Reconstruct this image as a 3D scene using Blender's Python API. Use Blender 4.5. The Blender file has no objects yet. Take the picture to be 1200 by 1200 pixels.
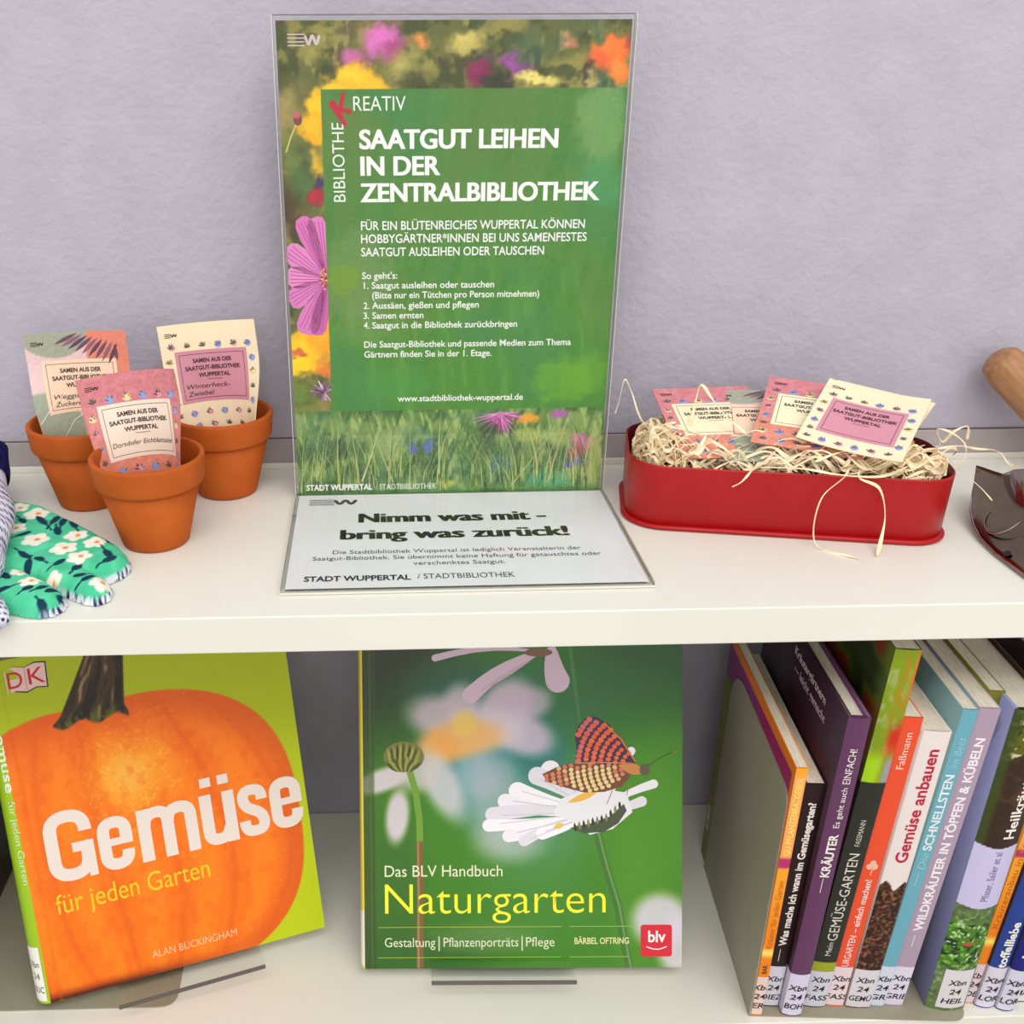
import bpy, bmesh, math, random
import numpy as np
from mathutils import Matrix, Vector

# ------------------------------------------------------------------ camera, world, lights, exposure
sc = bpy.context.scene
COL = sc.collection
# world frame: x to the right, y into the wall (wall face at y = 0), z = 0 on the upper shelf board, metres
CAM_POS = (0.0790, -0.7013, 0.2749)
PITCH, YAW, ROLL = 0.42, 0.0267, -0.0052
cam_d = bpy.data.cameras.new('camera')
cam = bpy.data.objects.new('camera', cam_d); COL.objects.link(cam)
cam_d.sensor_width = 36.0
cam_d.lens = 1178.0 / 1200 * 36.0
cam_d.shift_x = (600 - 477.3) / 1200
cam_d.clip_start = 0.01
_f = Vector((math.sin(YAW) * math.cos(PITCH), math.cos(YAW) * math.cos(PITCH), -math.sin(PITCH)))
_r = Vector((math.cos(YAW), -math.sin(YAW), 0)); _u = _r.cross(_f)
_r2 = _r * math.cos(ROLL) + _u * math.sin(ROLL); _u2 = -_r * math.sin(ROLL) + _u * math.cos(ROLL)
_m = Matrix((_r2, _u2, -_f)).transposed().to_4x4(); _m.translation = CAM_POS
cam.matrix_world = _m
sc.camera = cam

sc.view_settings.view_transform = 'Standard'
sc.view_settings.look = 'None'
sc.view_settings.gamma = 1.0
sc.view_settings.use_curve_mapping = False
sc.view_settings.exposure = -0.15
sc.cycles.diffuse_bounces = 8

w = bpy.data.worlds.new('library_room'); sc.world = w; w.use_nodes = True
bg = w.node_tree.nodes['Background']
bg.inputs[0].default_value = (0.97, 0.945, 0.91, 1); bg.inputs[1].default_value = 1.08

def area(name, loc, target, sx, sy, power, color):
    d = bpy.data.lights.new(name, 'AREA'); d.shape = 'RECTANGLE'; d.size = sx; d.size_y = sy
    d.energy = power; d.color = color
    o = bpy.data.objects.new(name, d); COL.objects.link(o); o.location = loc
    o.rotation_euler = (Vector(target) - Vector(loc)).to_track_quat('-Z', 'Y').to_euler()
    return o
area('ceiling_light', (-0.05, -1.55, 1.65), (0.10, -0.1, -0.1), 1.4, 0.4, 10.0, (1.0, 0.98, 0.93))
area('ceiling_light', (0.95, -1.60, 1.65), (0.30, -0.1, -0.1), 1.2, 0.4, 8.2, (1.0, 0.98, 0.94))
area('ceiling_light', (0.40, -1.10, 1.80), (0.25, -0.1, -0.1), 1.6, 0.3, 9.2, (1.0, 0.98, 0.93))  # extra centre light, added to brighten the lower shelf floor
area('fill_lamp', (-1.5, -2.4, 0.5), (0.1, -0.1, -0.2), 0.9, 0.9, 1.5, (1.0, 0.94, 0.84))  # unseen side fill, added to lift the vertical faces

area('fill_lamp', (0.30, -2.7, 0.86), (0.15, -0.1, -0.2), 1.8, 0.26, 11, (1.0, 0.90, 0.76))  # added frontal fill, reaches the dark back of the lower compartment

# ------------------------------------------------------------------ helpers
def lin(c):
    c = np.asarray(c, float) / 255.0
    return np.where(c <= 0.04045, c / 12.92, ((c + 0.055) / 1.055) ** 2.4)
def tag(o, label=None, cat=None, group=None, kind=None):
    if label: o['label'] = label
    if cat: o['category'] = cat
    if group: o['group'] = group
    if kind: o['kind'] = kind
    return o
def thing(name, label, cat, mat=None, group=None):
    o = bpy.data.objects.new(name, None); COL.objects.link(o)
    o.empty_display_size = 0.02
    if mat is not None: o.matrix_world = mat
    return tag(o, label, cat, group)
def link(name, me, mat, parent=None, smooth=False):
    o = bpy.data.objects.new(name, me); COL.objects.link(o)
    if mat is not None and not me.materials: me.materials.append(mat)
    if smooth: me.shade_smooth()
    if parent is not None: o.parent = parent
    return o
def frame(O, u, back, v):
    m = Matrix((Vector(u), Vector(back), Vector(v))).transposed().to_4x4(); m.translation = Vector(O); return m
def tilt_axes(yaw, tilt, roll):
    u = Vector((math.cos(yaw), math.sin(yaw), 0)); b = Vector((-math.sin(yaw), math.cos(yaw), 0))
    v = Vector((0, 0, 1)) * math.cos(tilt) + b * math.sin(tilt)
    u2 = u * math.cos(roll) + v * math.sin(roll); v2 = -u * math.sin(roll) + v * math.cos(roll)
    return u2, v2, v2.cross(u2)      # right, up, back
def bm_mesh(name, bm):
    me = bpy.data.meshes.new(name); bm.to_mesh(me); bm.free(); return me
def add_box(bm, x0, x1, y0, y1, z0, z1, bev=0.0, seg=2):
    r = bmesh.ops.create_cube(bm, size=1)
    for v in r['verts']:
        v.co = ((x0 + x1) / 2 + v.co.x * (x1 - x0), (y0 + y1) / 2 + v.co.y * (y1 - y0), (z0 + z1) / 2 + v.co.z * (z1 - z0))
    if bev > 0:
        es = list({e for v in r['verts'] for e in v.link_edges})
        bmesh.ops.bevel(bm, geom=es, offset=bev, segments=seg, affect='EDGES', profile=0.5)
def box(name, x0, x1, y0, y1, z0, z1, mat, parent=None, bev=0.0):
    bm = bmesh.new(); add_box(bm, x0, x1, y0, y1, z0, z1, bev)
    return link(name, bm_mesh(name, bm), mat, parent)
def lathe(name, prof, mat, parent=None, seg=96, smooth=True):
    V = []; F = []
    n = len(prof)
    for i in range(seg):
        a = 2 * math.pi * i / seg
        for r, z in prof: V.append((r * math.cos(a), r * math.sin(a), z))
    for i in range(seg):
        j = (i + 1) % seg
        for k in range(n - 1): F.append((i * n + k, j * n + k, j * n + k + 1, i * n + k + 1))
    me = bpy.data.meshes.new(name); me.from_pydata(V, [], F); me.validate()
    bm = bmesh.new(); bm.from_mesh(me); bmesh.ops.remove_doubles(bm, verts=bm.verts, dist=1e-6)
    bmesh.ops.recalc_face_normals(bm, faces=bm.faces); bm.to_mesh(me); bm.free()
    return link(name, me, mat, parent, smooth)
def grid_mesh(name, P, mat, parent=None, close=False, smooth=True):
    """P: array (nu, nv, 3)"""
    P = np.asarray(P, float); nu, nv = P.shape[:2]
    idx = np.arange(nu * nv).reshape(nu, nv)
    if close: idx = np.vstack([idx, idx[:1]])
    F = np.stack([idx[:-1, :-1], idx[1:, :-1], idx[1:, 1:], idx[:-1, 1:]], -1).reshape(-1, 4)
    me = bpy.data.meshes.new(name); me.from_pydata(P.reshape(-1, 3).tolist(), [], F.tolist())
    return link(name, me, mat, parent, smooth)

# ------------------------------------------------------------------ procedural materials
def base_mat(name, rough=0.5, color=(0.8, 0.8, 0.8), spec=0.5, metal=0.0, coat=0.0, coat_rough=0.05):
    m = bpy.data.materials.new(name); m.use_nodes = True
    b = m.node_tree.nodes['Principled BSDF']
    b.inputs['Base Color'].default_value = (*color, 1); b.inputs['Roughness'].default_value = rough
    b.inputs['Specular IOR Level'].default_value = spec; b.inputs['Metallic'].default_value = metal
    b.inputs['Coat Weight'].default_value = coat; b.inputs['Coat Roughness'].default_value = coat_rough
    return m
def N(m, t, **kw):
    n = m.node_tree.nodes.new(t)
    for k, v in kw.items(): setattr(n, k, v)
    return n
def L(m, a, b): m.node_tree.links.new(a, b)
def noise_mat(name, c1, c2, scale, rough=0.5, stretch=(1, 1, 1), detail=4, bump=0.0, bump_scale=None, bump_dist=0.001, contrast=(0.35, 0.65), **kw):
    """two colours mixed by a noise field in object space, optional fine bump"""
    m = base_mat(name, rough, tuple(lin(c1)), **kw); b = m.node_tree.nodes['Principled BSDF']
    tc = N(m, 'ShaderNodeTexCoord'); mp = N(m, 'ShaderNodeMapping'); mp.inputs['Scale'].default_value = stretch
    L(m, tc.outputs['Object'], mp.inputs['Vector'])
    nz = N(m, 'ShaderNodeTexNoise'); nz.inputs['Scale'].default_value = scale; nz.inputs['Detail'].default_value = detail
    L(m, mp.outputs['Vector'], nz.inputs['Vector'])
    cr = N(m, 'ShaderNodeValToRGB'); e = cr.color_ramp.elements
    e[0].position, e[1].position = contrast; e[0].color = (*lin(c1), 1); e[1].color = (*lin(c2), 1)
    L(m, nz.outputs['Fac'], cr.inputs['Fac']); L(m, cr.outputs['Color'], b.inputs['Base Color'])
    if bump:
        n2 = N(m, 'ShaderNodeTexNoise'); n2.inputs['Scale'].default_value = bump_scale or scale; n2.inputs['Detail'].default_value = 4
        L(m, mp.outputs['Vector'], n2.inputs['Vector'])
        bp = N(m, 'ShaderNodeBump'); bp.inputs['Strength'].default_value = bump; bp.inputs['Distance'].default_value = bump_dist
        L(m, n2.outputs['Fac'], bp.inputs['Height']); L(m, bp.outputs['Normal'], b.inputs['Normal'])
    return m
def print_mat(name, rough, coat=0.0, spec=0.5, bump=0.0, bump_scale=900, coat_rough=0.05):
    """inks laid down as a colour attribute on the sheet's own geometry"""
    m = base_mat(name, rough, spec=spec, coat=coat, coat_rough=coat_rough); b = m.node_tree.nodes['Principled BSDF']
    a = N(m, 'ShaderNodeVertexColor'); a.layer_name = 'Col'
    L(m, a.outputs['Color'], b.inputs['Base Color'])
    if bump:
        tc = N(m, 'ShaderNodeTexCoord'); nz = N(m, 'ShaderNodeTexNoise'); nz.inputs['Scale'].default_value = bump_scale
        L(m, tc.outputs['Object'], nz.inputs['Vector'])
        bp = N(m, 'ShaderNodeBump'); bp.inputs['Strength'].default_value = bump; bp.inputs['Distance'].default_value = 0.0005
        L(m, nz.outputs['Fac'], bp.inputs['Height']); L(m, bp.outputs['Normal'], b.inputs['Normal'])
        L(m, bp.outputs['Normal'], b.inputs['Coat Normal'])
    return m
def acrylic_mat(name, tint, refl_rough=0.02, edge=None):
    m = bpy.data.materials.new(name); m.use_nodes = True; nt = m.node_tree
    nt.nodes.remove(nt.nodes['Principled BSDF']); out = nt.nodes['Material Output']
    t = N(m, 'ShaderNodeBsdfTransparent'); t.inputs[0].default_value = (*tint, 1)
    g = N(m, 'ShaderNodeBsdfGlossy'); g.inputs['Roughness'].default_value = refl_rough
    fr = N(m, 'ShaderNodeFresnel'); fr.inputs['IOR'].default_value = 1.45
    # a thin clear sheet: only the outward faces mirror, the inner ones just let light through
    ge = N(m, 'ShaderNodeNewGeometry'); iv = N(m, 'ShaderNodeMath', operation='SUBTRACT'); iv.inputs[0].default_value = 1.0; L(m, ge.outputs['Backfacing'], iv.inputs[1])
    ml = N(m, 'ShaderNodeMath', operation='MULTIPLY'); L(m, fr.outputs[0], ml.inputs[0]); L(m, iv.outputs[0], ml.inputs[1])
    mx = N(m, 'ShaderNodeMixShader'); L(m, ml.outputs[0], mx.inputs[0]); L(m, t.outputs[0], mx.inputs[1]); L(m, g.outputs[0], mx.inputs[2])
    L(m, mx.outputs[0], out.inputs['Surface'])
    return m

M_wall = noise_mat('woodchip_wall_paint', (170, 166, 182), (176, 172, 188), 30, 0.75, bump=0.75, bump_scale=170, bump_dist=0.0014)
M_strip = noise_mat('wall_panel_paint', (160, 153, 155), (168, 160, 163), 30, 0.6, bump=0.4, bump_scale=120, bump_dist=0.001)
M_white = noise_mat('white_laminate', (222, 222, 213), (226, 226, 217), 8, 0.32, spec=0.45)
M_gap = base_mat('dark_joint', 0.8, tuple(lin((95, 85, 78))))
M_terra = noise_mat('terracotta', (172, 78, 15), (182, 88, 22), 45, 0.72, bump=0.12, bump_scale=900, bump_dist=0.0006, spec=0.3)
M_red = noise_mat('red_enamel', (160, 6, 12), (166, 10, 16), 20, 0.36, spec=0.35, bump=0.05, bump_scale=60, bump_dist=0.0008)
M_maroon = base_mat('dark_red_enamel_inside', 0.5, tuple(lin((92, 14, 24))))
M_raffia = noise_mat('raffia', (232, 210, 168), (248, 234, 204), 120, 0.55, spec=0.35)
M_raffia_d = noise_mat('raffia_deeper', (214, 184, 134), (240, 220, 180), 90, 0.6, spec=0.3)  # deeper straw tone mixed among the paler strands
M_pages_x = noise_mat('page_edges', (196, 186, 166), (238, 232, 216), 60, 0.8, stretch=(60, 1.5, 1.5), detail=3, contrast=(0.3, 0.62))
M_pages_y = noise_mat('page_edges_reclined', (196, 186, 166), (238, 232, 216), 60, 0.8, stretch=(1.5, 60, 1.5), detail=3, contrast=(0.3, 0.62))
M_steel = noise_mat('grey_painted_steel', (146, 142, 122), (152, 148, 128), 12, 0.42, spec=0.5)
M_cover = print_mat('laminated_print', 0.42, coat=0.12, coat_rough=0.15, spec=0.3, bump=0.05, bump_scale=160)
M_cover_g = print_mat('glossy_foil_print', 0.45, coat=0.8, coat_rough=0.12, spec=0.15, bump=0.14, bump_scale=420)
M_paper = print_mat('paper_print', 0.6, spec=0.3)
M_card = print_mat('packet_paper', 0.5, spec=0.35, bump=0.1, bump_scale=1200)
M_cloth = print_mat('glove_cotton', 0.9, spec=0.15, bump=0.7, bump_scale=1400)
M_acr = acrylic_mat('clear_acrylic', (0.985, 0.99, 0.985))
M_acr_edge = base_mat('acrylic_cut_edge', 0.3, tuple(lin((92, 86, 82))))
M_acr_edge2 = base_mat('acrylic_bright_edge', 0.25, tuple(lin((222, 220, 210))))
M_handle = noise_mat('varnished_beech', (150, 106, 70), (176, 130, 90), 40, 0.45, stretch=(6, 6, 0.6), spec=0.4, bump=0.15, bump_scale=200, bump_dist=0.0003)
M_blade = noise_mat('polished_tool_steel', (120, 108, 92), (140, 128, 112), 25, 0.17, metal=1.0)
M_tang = noise_mat('polished_tool_steel_light', (164, 150, 150), (180, 168, 168), 25, 0.2, metal=1.0)
M_hole = base_mat('black_hole', 0.9, (0.01, 0.01, 0.01))
M_navy_knit = noise_mat('navy_rib_knit', (14, 14, 62), (26, 24, 84), 300, 0.95, stretch=(1, 1, 0.2), spec=0.1)

# ------------------------------------------------------------------ flat print as coloured geometry
_tc = {}
def glyphs(body, bold, shear, spacing, res=3):
    key = (body, bold, shear, spacing, res)
    if key not in _tc:
        c = bpy.data.curves.new('t', 'FONT'); c.body = body; c.size = 1.0; c.offset = bold; c.shear = shear
        c.space_character = spacing; c.resolution_u = res; c.fill_mode = 'FRONT'
        o = bpy.data.objects.new('t', c)
        me = bpy.data.meshes.new_from_object(o)
        V = np.zeros(len(me.vertices) * 3); me.vertices.foreach_get('co', V); V = V.reshape(-1, 3)
        F = [tuple(p.vertices) for p in me.polygons]
        bpy.data.objects.remove(o); bpy.data.curves.remove(c); bpy.data.meshes.remove(me)
        _tc[key] = (V, F)
    return _tc[key]
CAP = None
class Print:
    """ink shapes in sheet millimetres (u right, v up, layer), carried onto the object by self.map"""
    def __init__(s): s.V = []; s.F = []; s.C = []; s.n = 0; s.map = lambda P: np.stack([P[:, 0], -P[:, 2], P[:, 1]], 1)
    def add(s, P, F, C):
        P = np.asarray(P, float); Q = s.map(P) * 0.001
        s.V.append(Q); s.C.append(np.broadcast_to(np.asarray(C, float), (len(P), 3)))
        s.F += [tuple(int(i) + s.n for i in f) for f in F] if not isinstance(F, np.ndarray) else (F + s.n).tolist()
        s.n += len(P)
    def grid(s, u0, u1, v0, v1, nu, nv, fn, layer=0.0):
        U, Vv = np.meshgrid(np.linspace(u0, u1, nu + 1), np.linspace(v0, v1, nv + 1), indexing='ij')
        C = np.clip(fn(U, Vv), 0, 255); C = np.broadcast_to(C, U.shape + (3,))
        idx = np.arange(U.size).reshape(U.shape)
        F = np.stack([idx[:-1, :-1], idx[1:, :-1], idx[1:, 1:], idx[:-1, 1:]], -1).reshape(-1, 4)
        s.add(np.stack([U.ravel(), Vv.ravel(), np.full(U.size, layer)], 1), F, lin(C).reshape(-1, 3))
    def poly(s, pts, col, layer=0.1):
        pts = [(a, b, layer) for a, b in pts]; s.add(pts, [tuple(range(len(pts)))], lin(col))
    def rect(s, u0, v0, u1, v1, col, layer=0.1): s.poly([(u0, v0), (u1, v0), (u1, v1), (u0, v1)], col, layer)
    def outline(s, u0, v0, u1, v1, t, col, layer=0.12):
        s.rect(u0, v0, u1, v0 + t, col, layer); s.rect(u0, v1 - t, u1, v1, col, layer)
        s.rect(u0, v0, u0 + t, v1, col, layer); s.rect(u1 - t, v0, u1, v1, col, layer)
    def ell(s, cu, cv, ru, rv, col, layer=0.12, rot=0, n=16):
        c, d = math.cos(rot), math.sin(rot)
        s.poly([(cu + ru * math.cos(a) * c - rv * math.sin(a) * d, cv + ru * math.cos(a) * d + rv * math.sin(a) * c)
                for a in (2 * math.pi * i / n for i in range(n))], col, layer)
    def leaf(s, a, b, wd, col, layer=0.12, n=6, p=1.0):
        a = np.array(a, float); b = np.array(b, float); d = b - a; nrm = np.array([-d[1], d[0]]) / (np.linalg.norm(d) + 1e-9)
        L_ = [a + d * t + nrm * wd / 2 * math.sin(math.pi * t) ** p for t in np.linspace(0, 1, n)]
        R_ = [a + d * t - nrm * wd / 2 * math.sin(math.pi * t) ** p for t in np.linspace(1, 0, n)][1:-1]
        s.poly([tuple(q) for q in L_ + R_], col, layer)
    def petal(s, a, b, wd, col, layer=0.12, w0=.3, bend=0.0):
        """narrow at a, broad and round at b"""
        a = np.array(a, float); b = np.array(b, float); d = b - a; ln = np.linalg.norm(d); nr = np.array([-d[1], d[0]]) / (ln + 1e-9)
        r = wd / 2; tc = max(.5, 1 - r / ln); A = []; B = []
        for t in np.linspace(0, tc, 6):
            q = r * (w0 + (1 - w0) * (t / tc) ** .7); o = nr * bend * math.sin(math.pi * t) * ln
            A.append(a + d * t + nr * q + o); B.append(a + d * t - nr * q + o)
        cap_ = [a + d * tc + nr * bend * math.sin(math.pi * tc) * ln + nr * r * math.cos(x) + d / ln * (ln * (1 - tc)) * math.sin(x) for x in np.linspace(0, math.pi, 9)[1:-1]]
        s.poly([tuple(q) for q in A + cap_ + B[::-1]], col, layer)
    def fillet(s, pts, r, wd, col, layer=.16):
        """constant-width stroke along a path with rounded corners"""
        pts = [np.array(q, float) for q in pts]; out = [pts[0]]
        for i in range(1, len(pts) - 1):
            P = pts[i]; d1 = pts[i - 1] - P; d2 = pts[i + 1] - P; l1 = np.linalg.norm(d1); l2 = np.linalg.norm(d2)
            q = min(r, l1 * (.5 if i > 1 else 1), l2 * (.5 if i < len(pts) - 2 else 1)); A = P + d1 / l1 * q; B = P + d2 / l2 * q
            for t in np.linspace(0, 1, 10): out.append(A * (1 - t) ** 2 + P * 2 * t * (1 - t) + B * t * t)
        out.append(pts[-1]); o2 = [out[0]]
        for q in out[1:]:
            if np.linalg.norm(q - o2[-1]) > .05: o2.append(q)
        s.stroke(o2, wd, col, layer)
    def stroke(s, pts, wd, col, layer=0.12, taper=False):
        pts = np.asarray(pts, float); n = len(pts)
        d = np.gradient(pts, axis=0); d /= np.linalg.norm(d, axis=1, keepdims=True) + 1e-9
        nr = np.stack([-d[:, 1], d[:, 0]], 1)
        ww = np.full(n, wd / 2.0) if not taper else wd / 2.0 * np.linspace(1, 0.15, n)
        A = pts + nr * ww[:, None]; B = pts - nr * ww[:, None]
        P = [(x, y, layer) for x, y in A] + [(x, y, layer) for x, y in B]
        s.add(P, [(i, n + i, n + i + 1, i + 1) for i in range(n - 1)], lin(col))
    def text(s, body, u, v, width, cap, col, bold=0.0, shear=0.0, rot=0.0, layer=0.16, spacing=1.0, align='L', clip=None):
        """baseline-left at (u, v); width and capital height in mm"""
        global CAP
        if CAP is None: CAP = glyphs('H', 0, 0, 1.0)[0][:, 1].max()
        V, F = glyphs(body, bold, shear, spacing, 7 if cap > 7 else 3)
        if not len(V): return
        x0, x1 = V[:, 0].min(), V[:, 0].max(); sy = cap / CAP
        sx = width / (x1 - x0) if width else sy
        X = (V[:, 0] - x0) * sx; Y = V[:, 1] * sy
        if align == 'C': X = X - (x1 - x0) * sx / 2
        if align == 'R': X = X - (x1 - x0) * sx
        c, d = math.cos(rot), math.sin(rot)
        U = u + X * c - Y * d; W_ = v + X * d + Y * c
        if clip:
            U = np.clip(U, clip[0], clip[2]); W_ = np.clip(W_, clip[1], clip[3])
        s.add(np.stack([U, W_, np.full(len(U), layer)], 1), F, lin(col))
    def fat(s, body, u, v, width, cap, col, e=.5, **k):
        """extra heavy lettering: the word struck several times side by side"""
        la = k.pop('layer', .16)
        for i, o in enumerate((-e, 0, e)): s.text(body, u + o, v, width, cap, col, layer=la + i * .01, **k)
    def quad3(s, P, F, col): s.add(P, F, lin(col))
    def build(s, name, mat, parent=None, smooth=False):
        me = bpy.data.meshes.new(name)
        V = np.concatenate(s.V); C = np.concatenate(s.C)
        me.vertices.add(len(V)); me.vertices.foreach_set('co', V.ravel())
        tot = np.array([len(f) for f in s.F]); st = np.concatenate([[0], np.cumsum(tot)[:-1]])
        me.loops.add(int(tot.sum())); me.loops.foreach_set('vertex_index', np.fromiter((i for f in s.F for i in f), int, int(tot.sum())))
        me.polygons.add(len(s.F)); me.polygons.foreach_set('loop_start', st)
        me.update(calc_edges=True)
        a = me.color_attributes.new('Col', 'FLOAT_COLOR', 'POINT')
        a.data.foreach_set('color', np.concatenate([C, np.ones((len(C), 1))], 1).astype(np.float32).ravel())
        me.validate()
        return link(name, me, mat, parent, smooth)

# numpy painting
def smooth(a, b, x): t = np.clip((x - a) / (b - a + 1e-12), 0, 1); return t * t * (3 - 2 * t)
def vnoise(X, Y, seed=0):
    r = np.random.RandomState(seed).rand(64, 64)
    xi = np.floor(X).astype(int); yi = np.floor(Y).astype(int); fx = X - xi; fy = Y - yi
    fx = fx * fx * (3 - 2 * fx); fy = fy * fy * (3 - 2 * fy)
    g = lambda i, j: r[i % 64, j % 64]
    return (g(xi, yi) * (1 - fx) + g(xi + 1, yi) * fx) * (1 - fy) + (g(xi, yi + 1) * (1 - fx) + g(xi + 1, yi + 1) * fx) * fy
def fbm(X, Y, seed=0, o=4):
    return sum(vnoise(X * 2 ** i, Y * 2 ** i, seed + i) / 2 ** (i + 1) for i in range(o)) / (1 - 2.0 ** -o)
def mixc(img, col, m):
    col = np.asarray(col, float); return img * (1 - m[..., None]) + col * m[..., None]
def blob(img, U, V, cu, cv, ru, rv, col, a=1.0, soft=0.5, rot=0.0):
    c, d = math.cos(rot), math.sin(rot); x = (U - cu) * c + (V - cv) * d; y = -(U - cu) * d + (V - cv) * c
    r = np.sqrt((x / ru) ** 2 + (y / rv) ** 2)
    return mixc(img, col, a * (1 - smooth(1 - soft, 1 + soft, r)))
def flat(col): return lambda U, V: np.broadcast_to(np.asarray(col, float), U.shape + (3,)).copy()
# ------------------------------------------------------------------ setting
XL, XR = -0.75, 1.05
DEPTH, THK, ZLOW = 0.2228, 0.0228, -0.3266
def struct(name, x0, x1, y0, y1, z0, z1, mat, bev=0.0, parent=None):
    o = box(name, x0, x1, y0, y1, z0, z1, mat, parent, bev)
    if parent is None: o['kind'] = 'structure'
    return o
wall = struct('wall_back', XL - 0.4, XR + 0.4, 0.0, 0.08, -0.75, 1.15, M_wall)
# thin painted strip along the foot of the wall, with the joints above and below it
struct('trim_1', XL - 0.4, XR + 0.4, -0.0022, 0.0, 0.0045, 0.0226, M_strip, bev=0.0004)
struct('trim_2', XL - 0.4, XR + 0.4, -0.0008, 0.0, 0.0226, 0.0234, M_gap)
struct('floor', XL - 0.4, XR + 0.4, -2.6, 0.0, -0.78, -0.75, noise_mat('grey_floor', (150, 146, 140), (164, 160, 154), 12, 0.6))

case = thing('bookcase', 'long white laminate bookcase with two visible shelf boards against the wall', 'bookcase', Matrix.Translation((0, -DEPTH / 2, -0.72)))
def cbox(name, x0, x1, y0, y1, z0, z1, mat, bev=0.0):
    return box(name, x0, x1, y0 + DEPTH / 2, y1 + DEPTH / 2, z0 + 0.72, z1 + 0.72, mat, case, bev)
cbox('shelf_board', XL, XR, -DEPTH, -0.0045, -THK, 0.0, M_white, 0.0007)
cbox('shelf_board', XL, XR, -DEPTH, -0.0005, ZLOW - THK, ZLOW, M_white, 0.0007)
cbox('back_ledge', XL, XR, -0.0036, -0.0003, -THK, 0.0044, M_white, 0.0003)
cbox('side_panel', XL - 0.02, XL, -DEPTH, -0.0005, -0.72, 0.0, M_white, 0.0006)
cbox('side_panel', XR, XR + 0.02, -DEPTH, -0.0005, -0.72, 0.0, M_white, 0.0006)

# ------------------------------------------------------------------ logos
def wave_logo(p, u, v, wd, h, col, lines=4, layer=0.18, t=0.17):
    """parallel bars that turn into a double-looped w"""
    for k in range(lines):
        o = k / (lines - 1.0)
        y0 = v + h * (1 - o)
        p.stroke([(u, y0), (u + wd * 0.5, y0)], t * h / lines * 2, col, layer)
    cl = np.array([(u + wd * (.50 + .46 * i / 48.0), v + h * .5 + h * .36 * math.cos(i / 48.0 * 4 * math.pi)) for i in range(49)])
    d = np.gradient(cl, axis=0); d /= np.linalg.norm(d, axis=1, keepdims=True); nr = np.stack([-d[:, 1], d[:, 0]], 1)
    for o in ((-1, 0, 1) if lines > 3 else (-.5, .5)): p.stroke(cl + nr * o * wd * .028, t * h / lines * 1.7, col, layer + .01)

# ------------------------------------------------------------------ sign holder, poster, notice
HX, HY, TILT, FD, RZ = 0.0210, -0.0560, 0.0291, 0.1415, 0.0071
cu, su = math.cos(RZ), math.sin(RZ)
Mh = Matrix.Translation((HX, HY, 0.0005)) @ Matrix.Rotation(RZ, 4, 'Z')
hold = thing('sign_holder', 'clear acrylic stand holding the green poster upright and the white notice flat', 'sign holder', Mh)
def tilted(o):
    for v in o.data.vertices:
        x, y, z = v.co; v.co = (x, y * math.cos(TILT) + z * math.sin(TILT), z * math.cos(TILT) - y * math.sin(TILT))
    return o
tilted(box('back_pane', -0.0018, 0.2118, 0.0012, 0.0032, 0.0, 0.3005, M_acr, hold))
tilted(box('front_pane', -0.0018, 0.2118, -0.0034, -0.0014, 0.0035, 0.2990, M_acr, hold))
tilted(box('top_edge', -0.0018, 0.2118, 0.0012, 0.0032, 0.3005, 0.3009, M_acr_edge, hold))
tilted(box('side_edge', -0.0021, -0.0018, -0.0034, 0.0032, 0.0, 0.3005, M_acr_edge2, hold))
tilted(box('side_edge', 0.2118, 0.2121, -0.0034, 0.0032, 0.0, 0.3005, M_acr_edge2, hold))
box('foot_pane', -0.0018, 0.2118, -FD - 0.002, 0.0012, 0.0, 0.0012, M_acr, hold)
box('foot_cover_pane', -0.0018, 0.2118, -FD - 0.001, -0.0040, 0.0024, 0.0034, M_acr, hold)
box('foot_edge', -0.0018, 0.2118, -FD - 0.0023, -FD - 0.0020, 0.0, 0.0012, M_acr_edge2, hold)
box('foot_side_edge', -0.0021, -0.0018, -FD - 0.002, -0.003, 0.0, 0.0034, M_acr_edge2, hold)
box('foot_side_edge', 0.2118, 0.2121, -FD - 0.002, -0.003, 0.0, 0.0034, M_acr_edge2, hold)
box('clip_mark', -0.0018, 0.0008, -0.0425, -0.0412, 0.0034, 0.0036, M_acr_edge, hold)

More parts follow.
